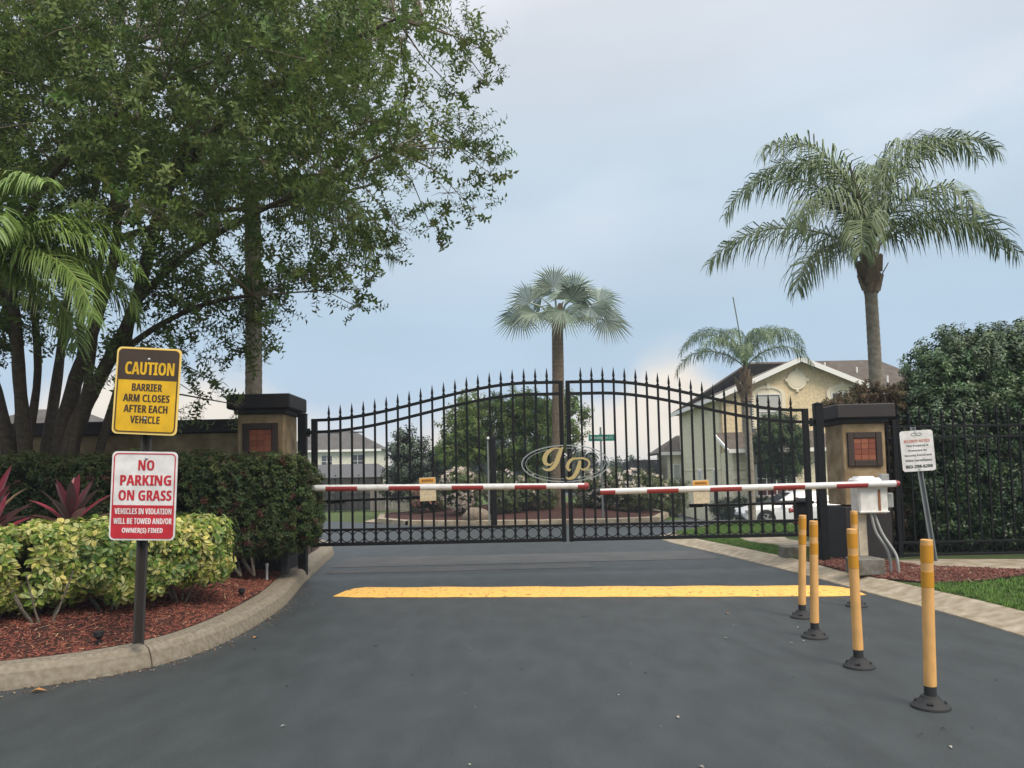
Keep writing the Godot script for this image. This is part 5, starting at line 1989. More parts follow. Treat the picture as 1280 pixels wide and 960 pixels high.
func hedge(called: String, label: String, cat: String, path: Array, half: float, y0: float, y1: float, n: int, kind: String, m: Material, color: Callable, size := 1.0, square := 4.0) -> Node3D:
	var o := thing(called, label, cat, Vector3(path[0].x, y0, path[0].z))
	var bumps := FastNoiseLite.new()
	bumps.seed = n
	bumps.frequency = 1.6
	var lens := []
	var total := 0.0
	for i in path.size() - 1:
		lens.append(path[i].distance_to(path[i + 1]))
		total += lens[-1]
	var xfs := []
	var cols := []
	for k in n:
		var t := rng.randf_range(-half * 0.6, total + half * 0.6)
		var i := 0
		var s := t
		while i < lens.size() - 1 and s > lens[i]:
			s -= lens[i]
			i += 1
		var ax: Vector3 = (path[i + 1] - path[i]).normalized()
		var c: Vector3 = path[i] + ax * clampf(s, 0, lens[i])
		var over := maxf(0.0, maxf(-t, t - total))
		var left := Vector3.UP.cross(ax)
		# a point on the outline of a box with rounded edges
		var hi := (y1 - y0) / 2
		var x := rng.randf_range(-1, 1)
		var y := 1.0 if rng.randf() < 0.5 else -1.0
		if rng.randf() < hi / (hi + half):
			y = x
			x = 1.0 if rng.randf() < 0.5 else -1.0
		var rr := pow(pow(absf(x), square) + pow(absf(y), square), -1.0 / square)
		x *= rr
		y *= rr
		var shell := 1.0 - absf(rng.randfn(0, 0.16))
		if over > 0.0:
			shell *= sqrt(maxf(0.0, 1.0 - pow(over / (half * 0.6), 2.0)))
		var d := left * x * half + Vector3.UP * y * (y1 - y0) / 2
		var p := c + Vector3.UP * (y0 + y1) / 2 + d * shell
		if over > 0.0:
			p += ax * (over if t > total else -over)
		p += d.normalized() * bumps.get_noise_3d(p.x, p.y * 1.3, p.z) * 0.16
		var out := d.normalized() + rand_dir() * 0.8 + Vector3.UP * 0.4
		if over > 0.0:
			out += ax * (1.0 if t > total else -1.0)
		xfs.append(Transform3D(along(out, size * rng.randf_range(0.75, 1.25), rng.randf() * TAU), p))
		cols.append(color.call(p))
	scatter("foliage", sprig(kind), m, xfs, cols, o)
	return o


func make_hedges():
	leaf_mats()
	# variegated hedge in front
	var o := hedge("variegated_hedge", "bright yellow and green variegated hedge along the mulch bed by the sign post", "hedge", [Vector3(-6.6, 0, -6.1), Vector3(-5.2, 0, -6.4), Vector3(-4.3, 0, -6.75), Vector3(-3.72, 0, -7.35), Vector3(-3.36, 0, -8.05)], 0.42, 0.45, 0.98, 4300, "whorl", mats.leaf, func(p): return vary(Color(0.95, 0.95, 0.9) if rng.randf() < 0.7 else Color(0.40, 0.55, 0.5), 0.25, 0.1), 0.74, 5.0)
	for b in [Vector3(-5.6, 0, -6.4), Vector3(-4.5, 0, -6.6), Vector3(-4.0, 0, -6.6), Vector3(-3.75, 0, -7.2), Vector3(-3.4, 0, -7.9)]:
		var g := Geo.new()
		for k in 6:
			var a := rng.randf() * TAU
			var f := Vector3(b.x + cos(a) * 0.05, 0.2, b.z + sin(a) * 0.05)
			g.tube([f, f + Vector3(cos(a) * 0.12, 0.18, sin(a) * 0.12), f + Vector3(cos(a) * 0.28, 0.5, sin(a) * 0.28)], [0.012, 0.009, 0.005], 6)
		put("stem", g, mats.bark_grey, o)
	# clipped dark hedge behind
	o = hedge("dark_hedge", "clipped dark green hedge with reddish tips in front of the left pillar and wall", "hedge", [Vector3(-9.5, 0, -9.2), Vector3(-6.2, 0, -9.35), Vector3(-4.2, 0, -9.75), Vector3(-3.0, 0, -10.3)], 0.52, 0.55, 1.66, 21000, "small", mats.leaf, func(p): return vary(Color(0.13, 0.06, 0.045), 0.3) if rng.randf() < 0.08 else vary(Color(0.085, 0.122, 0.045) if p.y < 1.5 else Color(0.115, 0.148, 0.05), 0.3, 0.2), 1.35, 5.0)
	for b in [Vector3(-3.45, 0, -9.75), Vector3(-3.3, 0, -9.8), Vector3(-4.3, 0, -9.6), Vector3(-5.3, 0, -9.5), Vector3(-6.4, 0, -9.3)]:
		var g := Geo.new()
		for k in 5:
			var a := rng.randf() * TAU
			var f := Vector3(b.x, 0.24, b.z)
			g.tube([f, f + Vector3(cos(a) * 0.14, 0.16, sin(a) * 0.10), f + Vector3(cos(a) * 0.34, 0.5, sin(a) * 0.28)], [0.02, 0.015, 0.008], 6)
		put("stem", g, mats.bark_grey, o)
	# red cordylines between the two hedges
	mat("ti_red", Color(0.20, 0.016, 0.036), 0.45, {"back": 0.4})
	mat("ti_pink", Color(0.28, 0.04, 0.065), 0.45, {"back": 0.4})
	mat("ti_dark", Color(0.065, 0.016, 0.022), 0.45, {"back": 0.4})
	mat("ti_olive", Color(0.30, 0.20, 0.10), 0.5, {"back": 0.4})
	cordyline(Vector3(-4.22, 0.3, -7.35), 0.84, 30, 0.46, "red leaved cordyline standing between the hedges, left of the sign post")
	cordyline(Vector3(-4.95, 0.3, -7.3), 0.88, 26, 0.46, "red leaved cordyline at the left edge, holding a few leaves out flat")
	cordyline(Vector3(-4.72, 0.3, -6.95), 0.75, 20, 0.45, "shorter dark red cordyline close behind the yellow hedge at the left edge")
	# tall hedge behind the right fence
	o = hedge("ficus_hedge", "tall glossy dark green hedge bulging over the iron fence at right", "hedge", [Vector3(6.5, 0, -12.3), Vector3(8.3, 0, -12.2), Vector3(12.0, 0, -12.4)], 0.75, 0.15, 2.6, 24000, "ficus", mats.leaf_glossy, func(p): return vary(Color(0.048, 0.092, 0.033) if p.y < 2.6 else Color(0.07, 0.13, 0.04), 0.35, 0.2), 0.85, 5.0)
	var bl := []
	for q in [[7.0, 2.6, -12.1, 0.68], [7.55, 2.95, -12.1, 0.72], [8.2, 3.05, -12.1, 0.75], [9.0, 3.1, -12.2, 0.8], [10.0, 3.1, -12.3, 0.8], [11.0, 3.2, -12.3, 0.9], [7.8, 2.35, -11.8, 0.6], [9.2, 2.2, -11.7, 0.6], [6.75, 2.1, -12.0, 0.5], [6.75, 2.95, -12.1, 0.48], [7.1, 3.2, -12.1, 0.5], [6.6, 2.55, -12.1, 0.42], [7.8, 3.25, -12.1, 0.5], [9.1, 1.4, -11.35, 0.5], [8.9, 0.8, -11.3, 0.42], [9.8, 1.5, -11.3, 0.6], [10.2, 0.7, -11.2, 0.5]]:
		bl.append([Vector3(q[0], q[1], q[2]), q[3]])
	crown(o, "ficus", mats.leaf_glossy, bl, 1000.0, Color(0.066, 0.125, 0.04), 0.85, "crown", 0.5)
	for x in [6.3, 7.2, 8.1, 9.0, 10.0]:
		var g := Geo.new()
		g.tube([Vector3(x, 0.05, -12.2), Vector3(x + 0.06, 0.9, -12.2), Vector3(x - 0.05, 2.0, -12.25)], [0.05, 0.04, 0.02], 7)
		put("stem", g, mats.bark_brown, o)
	# dry creeper along the top of the fence beside the pillar
	o = thing("creeper", "dry brownish creeper spilling over behind the right pillar cap", "creeper", Vector3(5.6, 0.1, -12.2))
	bl = []
	for q in [[5.35, 2.3, 0.36], [5.75, 2.42, 0.4], [6.15, 2.35, 0.42], [6.5, 2.45, 0.34], [6.0, 1.8, 0.5], [6.3, 1.2, 0.55], [5.8, 1.2, 0.5], [5.9, 0.6, 0.5], [6.4, 0.5, 0.5]]:
		bl.append([Vector3(q[0], q[1], -12.3), q[2]])
	crown(o, "small", mats.leaf, bl, 2300.0, Color(0.125, 0.095, 0.052), 1.5, "foliage", 0.2)
	var g := Geo.new()
	for k in 12:
		var x := 5.3 + k * 0.11
		g.tube([Vector3(x, 0.1, -12.3), Vector3(x + rng.randf_range(-0.15, 0.15), 1.2, -12.25), Vector3(x + rng.randf_range(-0.2, 0.2), 2.3, -12.3)], [0.012, 0.01, 0.006], 5)
	put("stem", g, mats.bark_brown, o)


func cordyline(at: Vector3, tall: float, n: int, length: float, label: String):
	var o := thing("cordyline", label, "shrub", at, "red cordylines between the hedges")
	var g := Geo.new()
	g.tube([Vector3.ZERO, Vector3(0.02, tall * 0.5, 0), Vector3(0, tall, 0.01)], [0.018, 0.016, 0.012], 7)
	put("cane", g, mats.bark_brown, o, true)
	for i in n:
		var a := i * 2.4
		var f := float(i) / n
		var el := lerpf(-0.1, 1.35, f)
		var d := Vector3(cos(a) * cos(el), sin(el), sin(a) * cos(el))
		var s := d.cross(Vector3.UP).normalized()
		var b := Vector3(0, tall - 0.3 * (1 - f), 0)
		g = Geo.new()
		var rows := []
		var p := b
		var l := length * rng.randf_range(0.75, 1.15)
		for k in 7:
			var q := k / 6.0
			var w: float = 0.085 * sin(PI * clampf(q * 0.93 + 0.05, 0, 1)) * (1.0 if k < 6 else 0.0) + 0.004
			rows.append([p - s * w / 2 + Vector3.UP * w * 0.3, p, p + s * w / 2 + Vector3.UP * w * 0.3])
			d = (d + Vector3.DOWN * (0.10 + 0.12 * (1 - f)) * q).normalized()
			p += d * l / 6
		for k in 6:
			for j in 2:
				g.quad(rows[k][j], rows[k + 1][j], rows[k + 1][j + 1], rows[k][j + 1])
		put("leaf", g, [mats.ti_red, mats.ti_dark, mats.ti_red, mats.ti_pink, mats.ti_dark, mats.ti_olive][rng.randi() % 6], o, true)


func make_big_tree():
	var o := thing("crape_myrtle", "large spreading tree with several dark trunks behind the left hedge", "tree", Vector3(-6.3, 0.3, -10.3))
	# trunks fanning up from one base
	var trunks := [
		[Vector3(-5.95, 0.2, -10.2), Vector3(-5.9, 1.76, -10.2), Vector3(-5.70, 2.45, -10.2), Vector3(-5.44, 2.9, -10.15), Vector3(-4.97, 3.84, -10.1), Vector3(-4.55, 5.26, -10.0), Vector3(-4.1, 6.2, -9.9), Vector3(-3.4, 7.4, -9.8)],
		[Vector3(-6.1, 0.2, -10.25), Vector3(-6.08, 1.75, -10.3), Vector3(-5.95, 2.7, -10.35), Vector3(-5.75, 3.6, -10.5), Vector3(-5.55, 4.9, -10.7), Vector3(-5.7, 6.3, -10.8), Vector3(-5.4, 7.8, -10.8)],
		[Vector3(-6.35, 0.2, -10.15), Vector3(-6.4, 1.75, -10.1), Vector3(-6.38, 2.8, -9.9), Vector3(-6.3, 3.8, -9.6), Vector3(-6.6, 5.2, -9.3), Vector3(-6.4, 6.8, -9.0)],
		[Vector3(-6.6, 0.2, -10.3), Vector3(-6.75, 1.75, -10.3), Vector3(-6.95, 2.7, -10.3), Vector3(-7.4, 3.9, -10.3), Vector3(-8.0, 5.4, -10.2), Vector3(-8.3, 7.0, -10.1)],
		[Vector3(-6.45, 0.2, -10.5), Vector3(-6.5, 1.75, -10.7), Vector3(-6.6, 3.0, -11.1), Vector3(-6.7, 4.6, -11.6), Vector3(-6.4, 6.5, -11.9)],
	]
	for q in [[-6.2, -10.4, 0.35], [-6.0, -10.1, 0.55], [-6.7, -10.5, -0.3], [-6.5, -10.2, 0.1], [-5.85, -10.35, 0.8]]:
		trunks.append([Vector3(q[0], 0.2, q[1]), Vector3(q[0] + q[2] * 0.3, 1.7, q[1]), Vector3(q[0] + q[2] * 0.6 + 0.05, 3.0, q[1] - 0.1), Vector3(q[0] + q[2] * 1.1, 4.4, q[1] + 0.1), Vector3(q[0] + q[2] * 1.5, 5.8, q[1])])
	var nodes := []
	for i in trunks.size():
		var p := smooth_path(trunks[i], 5)
		var r := []
		for k in p.size():
			var f := float(k) / p.size()
			r.append(lerpf(0.15 if i < 2 else 0.125 if i < 5 else 0.075, 0.03, pow(f, 0.7)) * (1.0 + 0.06 * sin(k * 1.7 + i)))
			if k > p.size() * 0.42:
				nodes.append(p[k])
		var g := Geo.new()
		g.tube(p, r, 12)
		put("trunk", g, mats.bark_crape, o)
	var limbs := [
		[Vector3(-4.97, 3.84, -10.1), Vector3(-4.3, 4.35, -9.9), Vector3(-3.4, 4.75, -9.6), Vector3(-2.4, 5.1, -9.4), Vector3(-1.4, 5.5, -9.3)],
		[Vector3(-5.44, 2.95, -10.15), Vector3(-4.7, 3.4, -9.9), Vector3(-3.9, 3.7, -9.7), Vector3(-3.2, 3.75, -9.5)],
		[Vector3(-4.55, 5.26, -10.0), Vector3(-3.6, 6.0, -9.5), Vector3(-2.4, 6.6, -9.2), Vector3(-1.3, 7.0, -9.0)],
		[Vector3(-4.3, 5.8, -9.95), Vector3(-3.4, 6.9, -10.5), Vector3(-2.2, 7.8, -10.8), Vector3(-1.2, 8.3, -11.0)],
		[Vector3(-6.3, 3.8, -9.6), Vector3(-5.6, 4.6, -8.8), Vector3(-4.6, 5.2, -8.2), Vector3(-3.6, 5.7, -7.9)],
		[Vector3(-5.55, 4.9, -10.7), Vector3(-4.6, 5.5, -11.4), Vector3(-3.4, 5.8, -11.9), Vector3(-2.2, 6.2, -12.2)],
		[Vector3(-6.6, 5.2, -9.3), Vector3(-6.2, 6.2, -8.4), Vector3(-5.2, 7.0, -7.8)],
	]
	for l in limbs:
		var p := smooth_path(l, 5)
		var r := []
		for k in p.size():
			r.append(lerpf(0.055, 0.014, float(k) / p.size()))
			nodes.append(p[k])
		var g := Geo.new()
		g.tube(p, r, 8)
		put("limb", g, mats.bark_crape, o)
	# clumps of foliage through the crown; the underside rises to the right
	var low := [Vector2(-11.5, 4.0), Vector2(-6.3, 4.05), Vector2(-5.0, 3.95), Vector2(-3.9, 4.1), Vector2(-3.2, 4.5), Vector2(-2.5, 4.75), Vector2(-1.9, 5.0), Vector2(-1.2, 5.35), Vector2(-0.5, 5.7)]
	var blobs := []
	for layer in [[-7.9, 0.0], [-9.6, 0.4], [-11.4, 0.2], [-12.6, 0.6]]:
		var k: float = -layer[0] / 10.2
		var x: float = -11.2 + layer[1]
		while x < -0.4:
			var y := 3.6
			while y < 9.6:
				var px: float = x + rng.randf_range(-0.3, 0.3)
				var py := y + rng.randf_range(-0.3, 0.3)
				var floor_y := 5.6
				for i in low.size() - 1:
					if px >= low[i].x and px <= low[i + 1].x:
						floor_y = lerpf(low[i].y, low[i + 1].y, (px - low[i].x) / (low[i + 1].x - low[i].x))
				var r := rng.randf_range(0.42, 0.68)
				var edge := minf(py - floor_y, -0.62 - px - 0.28 * absf(sin(py * 2.1)))
				if edge > r * 0.45 and not (layer[0] > -8.5 and px < -5.0 and py < 5.6) and rng.randf() < clampf(0.42 + edge * 0.4, 0, 0.84):
					blobs.append([Vector3(px * k, 1.4 + (py - 1.4) * k, layer[0] + rng.randf_range(-0.6, 0.6)), r * clampf(0.7 + 0.3 * k, 0.7, 1.2), clampf(0.55 + edge * 0.4, 0.5, 1.0)])
				y += 0.78
			x += 0.80
	# ragged tips against the sky and twigs hanging below
	for q in [[-0.35, 7.0, 0.28], [-0.5, 7.45, 0.3], [-0.62, 6.75, 0.26], [-0.25, 6.95, 0.16], [-0.3, 5.75, 0.26], [-0.22, 5.5, 0.16], [-0.5, 5.9, 0.3], [-0.75, 5.05, 0.24], [-0.45, 4.95, 0.16], [-1.05, 4.85, 0.2], [-0.6, 6.2, 0.22], [-1.45, 4.75, 0.2], [-1.8, 4.5, 0.2], [-2.0, 4.1, 0.18], [-2.05, 3.75, 0.13], [-2.35, 4.1, 0.18], [-2.7, 4.05, 0.22], [-2.76, 4.4, 0.36], [-2.34, 4.42, 0.34], [-2.1, 4.05, 0.24], [-2.55, 4.08, 0.3], [-2.97, 4.08, 0.34], [-3.3, 3.85, 0.3], [-3.6, 4.15, 0.36], [-3.8, 3.75, 0.3], [-4.15, 3.95, 0.34], [-4.5, 3.8, 0.34], [-4.7, 4.15, 0.36], [-1.9, 4.5, 0.28], [-2.2, 4.72, 0.36], [-1.6, 4.95, 0.3], [-6.2, 3.7, 0.4], [-6.7, 3.4, 0.4], [-6.9, 3.9, 0.45], [-7.3, 3.2, 0.4], [-5.9, 3.4, 0.3], [-3.1, 3.35, 0.18], [-3.3, 3.5, 0.26], [-3.2, 3.15, 0.12], [-3.55, 3.55, 0.28], [-3.7, 3.2, 0.24], [-3.9, 2.75, 0.16], [-4.1, 2.55, 0.14], [-4.25, 3.1, 0.28], [-4.5, 3.55, 0.34], [-4.0, 3.6, 0.34], [-4.7, 3.2, 0.3], [-4.95, 2.9, 0.26], [-4.6, 2.75, 0.22], [-3.45, 3.95, 0.3], [-5.3, 3.4, 0.3], [-4.85, 2.5, 0.16], [-4.35, 2.35, 0.13], [-3.65, 2.45, 0.13]]:
		blobs.append([Vector3(q[0], q[1], -10.0 + rng.randf_range(-0.5, 0.5)), q[2], 1.3])
	crown(o, "crape", mats.leaf, blobs, 185.0, Color(0.125, 0.178, 0.05), 1.0, "crown", 0.1)
	# thin branches from the nearest limb into each clump
	var g := Geo.new()
	for b in blobs:
		var c: Vector3 = b[0]
		var best: Vector3 = nodes[0]
		for n in nodes:
			if n.distance_squared_to(c) < best.distance_squared_to(c) and n.y < c.y + 0.6:
				best = n
		var mid := best.lerp(c, 0.55) + Vector3(0, 0.12, 0) + rand_dir() * 0.15
		var w := clampf(best.distance_to(c) * 0.009, 0.006, 0.018)
		g.tube([best, mid, c], [w, w * 0.7, w * 0.4], 4, false)
		for i in 4:
			var d := rand_dir() * Vector3(1, 0.6, 1)
			g.tube([c - d * 0.1, c + d * b[1] * 0.5 + Vector3(0, 0.03, 0), c + d * b[1] * 0.95], [0.005, 0.004, 0.002], 3, false)
	tag(put("twigs", g, mats.bark_twig, o), "", "", "", "stuff")
	# grey moss hanging from the lowest twigs
	var xfs := []
	var cols := []
	for b in blobs:
		if b[0].y < 3.3 and b[0].x > -5.2:
			xfs.append(Transform3D(Basis(Vector3.UP, rng.randf() * TAU) * Basis().scaled(Vector3.ONE * rng.randf_range(0.5, 0.9)), b[0]))
			cols.append(vary(Color(0.20, 0.20, 0.16), 0.2))
	scatter("hanging_moss", sprig("moss"), mats.leaf, xfs, cols, o)


# ---------------------------------------------------------------- palms

func frond(length: float, az: float, el0: float, el1: float, leaf_len: float, n: int, width: float, hang: float, color: Color, bend := 1.3, plume := 0.4) -> Geo:
	var g := Geo.new()
	g.tinted = true
	var flat := Vector3(cos(az), 0, -sin(az))
	var side := Vector3(sin(az), 0, cos(az))
	var p := Vector3.ZERO
	var pts := []
	var dirs := []
	for i in n + 1:
		var s := float(i) / n
		var el := lerpf(el0, el1, pow(s, bend))
		var d := flat * cos(el) + Vector3.UP * sin(el)
		pts.append(p)
		dirs.append(d)
		p += d * length / n
	var sub := []
	var rad := []
	for i in range(0, n + 1, 3):
		sub.append(pts[i])
		rad.append(lerpf(0.03, 0.005, float(i) / n))
	g.col = color * 0.9 + Color(0.05, 0.04, 0.01)
	g.tube(sub, rad, 5, false)
	for i in range(int(n * 0.13), n + 1):
		var s := float(i) / n
		var fwd: Vector3 = dirs[i]
		var up := side.cross(fwd)
		if up.y < 0:
			up = -up
		for e in [-1.0, 1.0]:
			var l := leaf_len * (0.35 + 0.65 * sin(PI * clampf(s * 0.86 + 0.12, 0, 1))) * rng.randf_range(0.85, 1.1)
			var d: Vector3 = (side * e * 0.8 + fwd * (0.5 + 0.5 * s) + up * rng.randf_range(-plume, plume) * 1.2).normalized()
			var d2 := d.lerp(Vector3.DOWN, hang * rng.randf_range(0.6, 1.1)).normalized()
			var w := (fwd - d * fwd.dot(d)).normalized() * width
			var a: Vector3 = pts[i]
			var b := a + d * l * 0.4
			var c := b + d2 * l * 0.35
			var d3 := d2.lerp(Vector3.DOWN, hang * 0.7).normalized()
			var t := c + d3 * l * 0.3
			g.col = color * rng.randf_range(0.72, 1.28)
			g.quad(a - w * 0.3, a + w * 0.3, b + w * 0.5, b - w * 0.5)
			g.quad(b - w * 0.5, b + w * 0.5, c + w * 0.36, c - w * 0.36)
			g.tri(c - w * 0.36, c + w * 0.36, t)
	return g


func palm(called: String, label: String, foot: Vector3, top: Vector3, r0: float, r1: float, group: String) -> Node3D:
	var o := thing(called, label, "palm tree", foot, group)
	var pts := []
	var rad := []
	var n := int(foot.distance_to(top) / 0.075)
	for i in n + 1:
		var s := float(i) / n
		pts.append(foot.lerp(top, s) + Vector3(sin(s * 3.0) * 0.04, 0, 0))
		rad.append(lerpf(r0, r1, s) * (1.0 + (0.035 if i % 2 == 0 else -0.01)))
	var g := Geo.new()
	g.tube(pts, rad, 14)
	put("trunk", g, mats.bark_grey, o)
	return o


func boots(o: Node3D, c: Vector3, r: float, h: float, n: int, m: Material):
	# old frond bases wrapped round the top of the trunk
	for i in n:
		var a := i * 2.4
		var y := h * (float(i) / n - 0.5)
		var rr := r * (1.0 - 0.55 * pow(absf(2.0 * y / h), 2.0))
		var d := Vector3(cos(a), 0, sin(a))
		var s := Vector3(-sin(a), 0, cos(a))
		var g := Geo.new()
		var b := c + d * rr * 0.62 + Vector3(0, y, 0)
		var t := c + d * rr * rng.randf_range(0.95, 1.25) + Vector3(0, y + h * 0.35, 0)
		var w := rr * 0.55
		g.quad(b - s * w, b + s * w, t + s * w * 0.45, t - s * w * 0.45, d)
		g.quad(b - s * w - d * 0.03, b + s * w - d * 0.03, t + s * w * 0.45 - d * 0.02, t - s * w * 0.45 - d * 0.02, -d)
		for e in [-1.0, 1.0]:
			g.quad(b + s * w * e, t + s * w * 0.45 * e, t + s * w * 0.45 * e - d * 0.02, b + s * w * e - d * 0.03, s * e)
		g.quad(t - s * w * 0.45, t + s * w * 0.45, t + s * w * 0.45 - d * 0.02, t - s * w * 0.45 - d * 0.02, Vector3.UP)
		put("frond_base", g, m, o)


func make_palms():
	mat("frond", Color(1, 1, 1), 0.45, {"tint": true, "back": 0.4, "spec": 0.4})
	var q := "queen palms"
	# tall palm on the right
	var c := Vector3(8.12, 6.28, -17.0)
	var o := palm("queen_palm", "tall queen palm with arching feathery fronds behind the right pillar", Vector3(8.05, -0.1, -17), Vector3(8.10, 5.45, -17), 0.15, 0.13, q)
	boots(o, Vector3(8.12, 5.72, -17), 0.31, 0.95, 18, mats.boot)
	var g := Geo.new()
	g.tube([Vector3(8.12, 5.37, -17), Vector3(8.13, 5.72, -17), Vector3(8.13, 6.12, -17), Vector3(8.15, 6.78, -17)], [0.16, 0.22, 0.14, 0.05], 10)
	put("crown_shaft", g, mats.boot, o)
	for f in [[3.9, 3.05, 0.55, -0.9, 1.0, 1.5], [4.4, 2.85, 1.25, -1.2, 1.05, 1.7], [4.3, 2.6, 1.42, -0.9, 1.0, 1.9], [4.0, 2.1, 1.5, -0.5, 1.0, 2.0], [4.9, 0.25, 1.28, -0.9, 1.15, 2.3], [4.6, 0.5, 1.4, -0.4, 1.0, 2.0], [3.75, 0.08, 0.86, -1.15, 1.2, 1.4], [3.5, 6.1, 0.70, -1.1, 1.0, 1.3], [4.0, 1.0, 1.45, -0.4, 1.0, 1.8], [3.3, 3.7, 1.1, -1.3, 0.85, 1.3], [3.2, 5.2, 1.1, -1.35, 0.9, 1.3], [2.7, 4.2, 0.75, -1.45, 0.75, 1.2], [4.0, 5.8, 1.4, -0.9, 0.95, 1.8], [2.6, 3.5, 0.35, -1.4, 0.75, 1.2], [4.2, 3.4, 1.42, -0.8, 1.0, 1.8]]:
		var fr := put("frond", frond(f[0], f[1], f[2], f[3], 1.0, 112, 0.03, 0.68, Color(0.135, 0.185, 0.072) * f[4], f[5], 0.55), mats.frond, o)
		fr.position += c
	g = Geo.new()
	g.tube([Vector3(8.1, 6.8, -17), Vector3(7.9, 7.8, -17.02), Vector3(7.78, 8.4, -17.05)], [0.06, 0.06, 0.012], 6)
	put("spear_leaf", g, mats.bark_brown, o)
	# palm in front of the peach house
	c = Vector3(9.22, 5.55, -30)
	o = palm("queen_palm", "queen palm with drooping fronds standing in front of the peach house", Vector3(9.25, drop(9.25, -30) - 0.1, -30), Vector3(9.17, 4.3, -30), 0.15, 0.14, q)
	boots(o, Vector3(9.18, 4.65, -30), 0.36, 1.1, 18, mats.boot)
	g = Geo.new()
	g.tube([Vector3(9.18, 4.2, -30), Vector3(9.2, 4.9, -30), Vector3(9.22, 5.7, -30)], [0.2, 0.17, 0.06], 10)
	put("crown_shaft", g, mats.boot, o)
	for f in [[3.5, 3.1, 1.2, -1.35], [3.3, 2.95, 0.75, -1.4], [3.6, 2.6, 1.4, -1.2], [3.4, 0.12, 1.22, -1.3], [3.1, 6.1, 0.8, -1.35], [3.5, 0.6, 1.4, -1.0], [3.0, 4.9, 1.3, -1.4], [2.7, 4.4, 0.9, -1.45], [3.4, 1.7, 1.45, -0.9], [3.0, 3.6, 1.1, -1.4], [3.2, 5.8, 1.35, -1.3]]:
		var fr := put("frond", frond(f[0], f[1], f[2], f[3], 0.72, 84, 0.026, 0.8, Color(0.11, 0.165, 0.078), 1.5, 0.5), mats.frond, o)
		fr.position += c
	g = Geo.new()
	g.bar(Vector3(9.2, 5.8, -30), Vector3(8.85, 8.35, -30), 0.035, 0.03)
	put("spear_leaf", g, mats.frond_spear if mats.has("frond_spear") else mat("frond_spear", Color(0.09, 0.11, 0.06), 0.6), o)
	# palm behind the left pillar
	c = Vector3(-4.48, 6.3, -13.2)
	o = palm("queen_palm", "queen palm rising behind the left pillar, its crown lost in the big tree", Vector3(-4.50, 0, -13.2), Vector3(-4.48, 6.3, -13.2), 0.145, 0.135, q)
	for f in [[3.2, 0.2, 0.7, -1.5], [2.9, 0.5, 0.9, -1.5], [3.3, 5.9, 0.5, -1.55], [3.0, 5.7, 1.1, -1.5], [3.0, 3.3, 1.1, -1.4], [3.0, 2.4, 1.2, -1.3], [3.0, 4.2, 1.1, -1.4], [2.8, 1.3, 1.2, -1.2], [2.4, 0.1, 0.6, -1.55]]:
		var fr := put("frond", frond(f[0], f[1], f[2], f[3], 0.66, 60, 0.034, 0.8, Color(0.10, 0.145, 0.055), 1.0, 0.4), mats.frond, o)
		fr.position += c
	# palm reaching in from the left edge
	c = Vector3(-5.08, 3.5, -7.2)
	o = palm("queen_palm", "palm at the left edge with bright green fronds arching over the trunks", Vector3(-5.25, 0.25, -7.2), Vector3(-5.1, 2.95, -7.2), 0.13, 0.12, q)
	boots(o, Vector3(-5.08, 2.95, -7.2), 0.18, 0.9, 12, mats.boot_orange)
	for f in [[1.75, 0.05, 0.75, -1.0, 1.2], [1.8, 5.95, 0.35, -1.3, 1.0], [1.6, 0.35, 1.05, -0.7, 1.25], [1.7, 5.4, 0.7, -0.95, 1.1], [1.6, 4.8, 0.5, -1.2, 0.9], [1.7, 0.75, 0.5, -1.1, 0.9], [1.5, 6.1, 0.0, -1.4, 0.85], [1.7, 1.6, 1.0, -0.6, 1.0], [1.7, 2.6, 0.8, -0.9, 1.0], [1.7, 3.5, 0.8, -0.9, 1.0], [1.7, 4.2, 0.8, -0.9, 1.0], [1.6, 5.7, 1.1, -0.5, 1.2], [1.5, 5.2, 0.0, -1.35, 0.8], [1.7, 0.2, 0.55, -1.2, 1.05]]:
		var fr := put("frond", frond(f[0], f[1], f[2], f[3], 0.46, 110, 0.015, 0.5, Color(0.125, 0.195, 0.045) * f[4], 1.2, 0.35), mats.frond, o)
		fr.position += c
	fan_palm()


